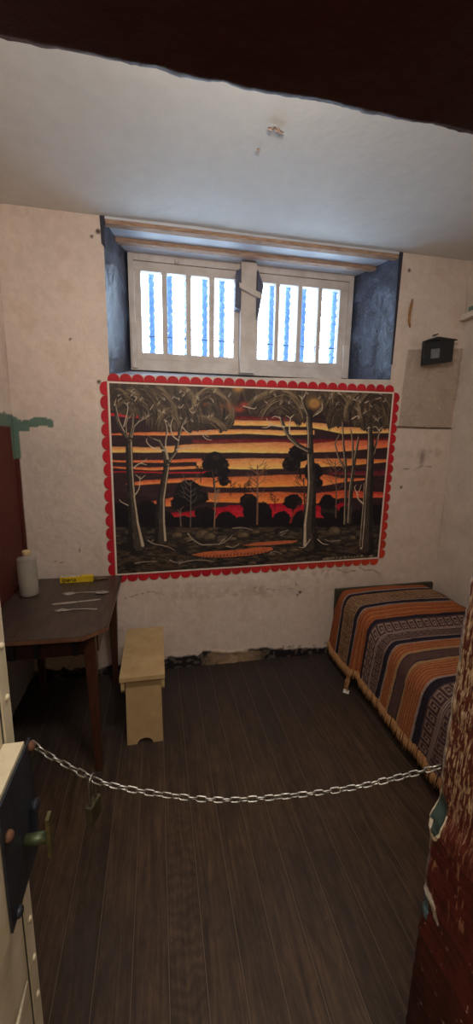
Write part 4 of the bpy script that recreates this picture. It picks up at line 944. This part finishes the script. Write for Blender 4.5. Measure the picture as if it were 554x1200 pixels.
# ------------------------------------------------------------------ things on the right of the back wall
bag = thing('plastic_sleeve', 'clear cloudy plastic sleeve hanging on the wall right of the window', 'plastic sleeve', (2.77, -.012, 1.74))
TLb, TRb, BRb, BLb = np.array((2.553, 2.262)), np.array((2.985, 2.292)), np.array((2.975, 1.740)), np.array((2.535, 1.742))
n = 60; u_, v_ = np.meshgrid(np.linspace(0, 1, n), np.linspace(0, 1, n), indexing='ij')
left = .035 * np.sin(v_ * PI) * (1 - u_)
Q = TLb * ((1 - u_) * (1 - v_))[..., None] + TRb * (u_ * (1 - v_))[..., None] + BRb * (u_ * v_)[..., None] + BLb * ((1 - u_) * v_)[..., None]
crease = .017 * np.abs(np.sin((u_ - .5) * (6 + 3 * (1 - v_)) + v_)) * (1 - v_ * .7) + .012 * fbm(u_ * 5, v_ * 5, 151)
Qx = Q[..., 0] + .02 * np.clip(.25 - v_, 0, 1) * (1 - u_) * 0; Pq = np.stack([Qx, -.012 - crease, Q[..., 1]], -1)
link('sleeve_sheet', grid_mesh('sleeve_sheet', Pq, None, True), M_bag, bag, True)
bm = bmesh.new(); tube(bm, [(2.535, -.014, 1.742), (2.76, -.015, 1.738), (2.975, -.014, 1.740)], .0035, 8); obj('bottom_seam', bm, simple('brown_seam', (110, 88, 74), (80, 62, 52), .7), bag, True)
bm = bmesh.new(); tube(bm, [(2.553, -.02, 2.262), (2.985, -.02, 2.292)], .0022, 8); obj('top_seam', bm, simple('clear_edge', (206, 194, 180), (190, 176, 160), .4), bag, True)
cl = thing('black_clip', 'black folded plastic clip with a small grey label holding the clear sleeve', 'clip', (2.765, -.05, 2.15))
bm = bmesh.new(); hexa(bm, [(2.652, -.075, 2.155), (2.868, -.085, 2.190), (2.868, -.045, 2.190), (2.652, -.045, 2.155), (2.648, -.07, 2.312), (2.872, -.08, 2.336), (2.872, -.045, 2.336), (2.648, -.045, 2.312)]); obj('clip_body', bm, M_black, cl, bevel=.004)
bm = bmesh.new(); hexa(bm, [(2.652, -.082, 2.311), (2.74, -.088, 2.322), (2.74, -.045, 2.326), (2.652, -.045, 2.313), (2.652, -.082, 2.316), (2.74, -.088, 2.344), (2.74, -.045, 2.348), (2.652, -.045, 2.318)]); obj('clip_flap', bm, M_black, cl)
bm = bmesh.new(); hexa(bm, [(2.741, -.088, 2.322), (2.905, -.070, 2.334), (2.905, -.045, 2.335), (2.741, -.045, 2.326), (2.741, -.088, 2.344), (2.905, -.070, 2.341), (2.905, -.045, 2.343), (2.741, -.045, 2.348)]); obj('clip_flap', bm, M_black, cl)
obj('mounting_nail', (lambda b: (tube(b, [(2.76, -.05, 2.37), (2.76, .005, 2.372)], .004, 8), b)[1])(bmesh.new()), M_iron, cl)
obj('label_patch', (lambda b: (hexa(b, [(2.70, -.0795, 2.20), (2.765, -.0825, 2.21), (2.765, -.0815, 2.21), (2.70, -.0785, 2.20), (2.70, -.0775, 2.262), (2.765, -.0805, 2.272), (2.765, -.0785, 2.272), (2.70, -.0755, 2.262)]), b)[1])(bmesh.new()), M_grey, cl)
bm = bmesh.new(); tube(bm, [(2.566, -.012, 2.590), (2.556, -.016, 2.54), (2.550, -.018, 2.50), (2.553, -.016, 2.45), (2.566, -.012, 2.412)], [.006, .013, .011, .011, .007], 8, ry=.6)
sl = obj('wood_sliver', bm, M_sliver, None, True); tag(sl, 'thin curved ochre sliver of wood stuck high on the wall beside the window', 'wood sliver')
sh = thing('wall_batten', 'short white painted timber batten with teal strip high on the right wall', 'batten', (2.96, -.3, 2.47))
obj('batten', (lambda b: (hexa(b, [(2.945, -.60, 2.478), (2.988, -.60, 2.478), (2.988, -.02, 2.478), (2.945, -.02, 2.478), (2.945, -.60, 2.515), (2.988, -.60, 2.515), (2.988, -.02, 2.515), (2.945, -.02, 2.515)]), b)[1])(bmesh.new()), M_wood_white, sh, bevel=.003)
obj('backing_strip', boxbm(2.972, 2.988, -.60, -.06, 2.5155, 2.555), M_teal, sh, bevel=.002)

# ------------------------------------------------------------------ door leaf with lock
door = bpy.data.objects.new('door_1', None); COL.objects.link(door); door.location = (.55, -2.15, 0); struct(door)
obj('leaf', boxbm(.525, .566, -2.50, -1.899, .02, 2.05), M_cream, door, bevel=.003)
obj('edge_strip', boxbm(.5662, .5700, -1.932, -1.898, .02, 2.05), M_cream, door, bevel=.001)
obj('edge_groove', boxbm(.5662, .5672, -1.9365, -1.933, .02, 2.05), M_iron, door)
bm = bmesh.new(); z = .30
while z < 2.0:
    if not (.86 < z < 1.11): lathe(bm, [(.006, 0), (.0055, .0025), (.003, .0045), (.0005, .005)], (.5698, -1.913, z), 12, 'x')
    z += .098
obj('rivet', bm, M_cream, door, True)
lock = obj('lock_case', boxbm(.5672, .600, -2.30, -1.9375, .870, 1.110), M_cream, door, bevel=.003)
lock2 = obj('lock_plate', (lambda b: (prism(b, [(-2.062, .878), (-1.921, .878), (-1.921, 1.104), (-2.062, 1.104)], .6005, .6045, 'x'), b)[1])(bmesh.new()), M_iron, lock, bevel=.001)
for (y, z, m) in [(-2.047, 1.040, M_rust), (-2.042, .890, M_iron), (-1.929, 1.092, M_rust)]:
    bm = bmesh.new(); lathe(bm, [(.0085, 0), (.009, .004), (.006, .008), (.001, .0095)], (.6045, y, z), 14, 'x'); obj('bolt', bm, m, lock, True)
bm = bmesh.new(); lathe(bm, [(.008, 0), (.011, .006), (.011, .010), (.006, .013)], (.6045, -1.945, .985), 14, 'x'); box(bm, .6045, .612, -1.952, -1.938, .928, .975); obj('keyhole_cover', bm, M_iron, lock, bevel=0)
bm = bmesh.new(); tube(bm, [(.6045, -1.985, .958), (.640, -1.985, .958)], .0095, 16); obj('spindle', bm, simple('green_brass', (96, 104, 72), (66, 76, 54), .45, .6, scale=40), lock, True)
bm = bmesh.new(); box(bm, .6402, .6462, -1.994, -1.976, .925, 1.000); obj('turn_handle', bm, M_brass, lock, bevel=.002)
bm = bmesh.new(); tube(bm, [(.590, -2.16, .672), (.588, -2.07, .664), (.584, -1.985, .652)], [.005, .004, .0018], 8); obj('latch_rod', bm, M_cream, door, True)
bm = bmesh.new(); tube(bm, [(.566, -2.16, .672), (.590, -2.16, .672)], .005, 8); obj('latch_rod', bm, M_cream, door, True)

# ------------------------------------------------------------------ chain and padlock
ctrl = [Vector(p) for p in [(.612, -1.924, 1.088), (.635, -1.927, 1.066), (.665, -1.931, 1.044), (.705, -1.935, 1.014), (.725, -1.937, 1.002), (.78, -1.943, .982), (.86, -1.951, .960), (.94, -1.960, .946), (1.02, -1.968, .942), (1.12, -1.978, .944), (1.22, -1.987, .951), (1.32, -1.995, .967), (1.384, -1.9995, .978)]]
pts = []
for i in range(len(ctrl) - 1):
    p0, p1, p2, p3 = ctrl[max(i - 1, 0)], ctrl[i], ctrl[i + 1], ctrl[min(i + 2, len(ctrl) - 1)]
    for k in range(12):
        f = k / 12; pts.append(.5 * (2 * p1 + (p2 - p0) * f + (2 * p0 - 5 * p1 + 4 * p2 - p3) * f * f + (3 * p1 - p0 - 3 * p2 + p3) * f ** 3))
pts.append(ctrl[-1]); ds = [0]
for a, b in zip(pts, pts[1:]): ds.append(ds[-1] + (b - a).length)
def at(s):
    for i in range(len(ds) - 1):
        if ds[i + 1] >= s: t = (s - ds[i]) / (ds[i + 1] - ds[i] + 1e-9); return pts[i].lerp(pts[i + 1], t)
    return pts[-1]
bm = bmesh.new(); Lc = ds[-1]; pitch = .0166; nl = int(Lc / pitch); wr = .00175
rl = random.Random(9)
for i in range(nl + 1):
    s = i * Lc / nl; c = at(s); d = (at(min(s + .01, Lc)) - at(max(s - .01, 0))).normalized()
    a, b = frame_of(d); ang = (PI / 4 * .4 if i % 2 == 0 else PI / 2 + PI / 4 * .4) + rl.uniform(-.25, .25); side_v = (a * math.cos(ang) + b * math.sin(ang))
    hl, hw = pitch / 2 + wr * 1.0 - .0046 + .0001, .0046; ring = []
    for k in range(20):
        q = 2 * PI * k / 20; cx_ = math.cos(q); s_ = math.sin(q); ring.append(c + d * (hl * (1 if cx_ > 0 else -1) * (1 if abs(cx_) > 1e-6 else 0) + hw * cx_) + side_v * hw * s_)
    tube(bm, ring, wr, 7, closed=True)
ch = obj('steel_chain', bm, M_steel, None, True); tag(ch, 'galvanised steel link chain strung across the doorway from lock to jamb', 'chain')
bm = bmesh.new(); lathe(bm, [(.006, 0), (.0075, -.004), (.0065, -.008), (.002, -.010)], (1.3865, -1.996, .979), 12, 'x'); 
padx, pady, padz = .7065, -1.9355, 1.013
pl = thing('brass_padlock', 'small dark brass padlock hanging from the chain by a steel shackle', 'padlock', (padx, pady, padz - .085))
Rp = Matrix.Translation((padx, pady, padz)) @ Matrix.Rotation(1.2, 4, 'Z')
bm2 = bmesh.new(); arc = [(-.009, 0, -.050), (-.009, 0, -.012)] + [(.009 * math.cos(q), 0, -.003 + .009 * math.sin(q)) for q in [PI - PI * k / 8 for k in range(9)]] + [(.009, 0, -.012), (.009, 0, -.050)]
tube(bm2, arc, .0026, 10); bm2.transform(Rp); obj('shackle', bm2, M_steel, pl, True)
bm2 = bmesh.new(); box(bm2, -.0165, .0165, -.0065, .0065, -.086, -.049); bm2.transform(Rp); obj('padlock_body', bm2, M_brassd, pl, bevel=.0025)
bm.free()

# ------------------------------------------------------------------ light
wd = bpy.data.worlds.new('sky'); S.world = wd; wd.use_nodes = True
bg = wd.node_tree.nodes['Background']; bg.inputs['Color'].default_value = (.76, .89, 1.0, 1); bg.inputs['Strength'].default_value = 12.5
def area(name, loc, rot, sx, sy_, power, col, portal=False, spread=PI):
    l = bpy.data.lights.new(name, 'AREA'); l.shape = 'RECTANGLE'; l.size = sx; l.size_y = sy_; l.energy = power; l.color = col; l.spread = spread
    if portal: l.cycles.is_portal = True
    o = bpy.data.objects.new(name, l); COL.objects.link(o); o.location = loc; o.rotation_euler = rot; return o
area('window_portal', (1.5, .66, 2.49), (PI / 2 * -1, 0, 0), 1.7, .8, 1, (1, 1, 1), True)
area('cell_lamp', (1.15, YF + .12, 2.55), (math.radians(62), 0, 0), .5, .25, 17, (1.0, .90, .80))
area('corridor_lamp', (.75, -3.3, 2.75), (math.radians(18), 0, 0), 1.2, .5, 30, (1.0, .93, .84))

S.cycles.use_denoising = True
try: S.cycles.denoiser = 'OPENIMAGEDENOISE'
except Exception: pass
S.cycles.max_bounces = 10; S.cycles.diffuse_bounces = 6; S.cycles.transparent_max_bounces = 16; S.cycles.caustics_reflective = False; S.cycles.caustics_refractive = False
S.cycles.sample_clamp_indirect = 6
S.view_settings.view_transform = 'Standard'; S.view_settings.look = 'None'; S.view_settings.exposure = 0
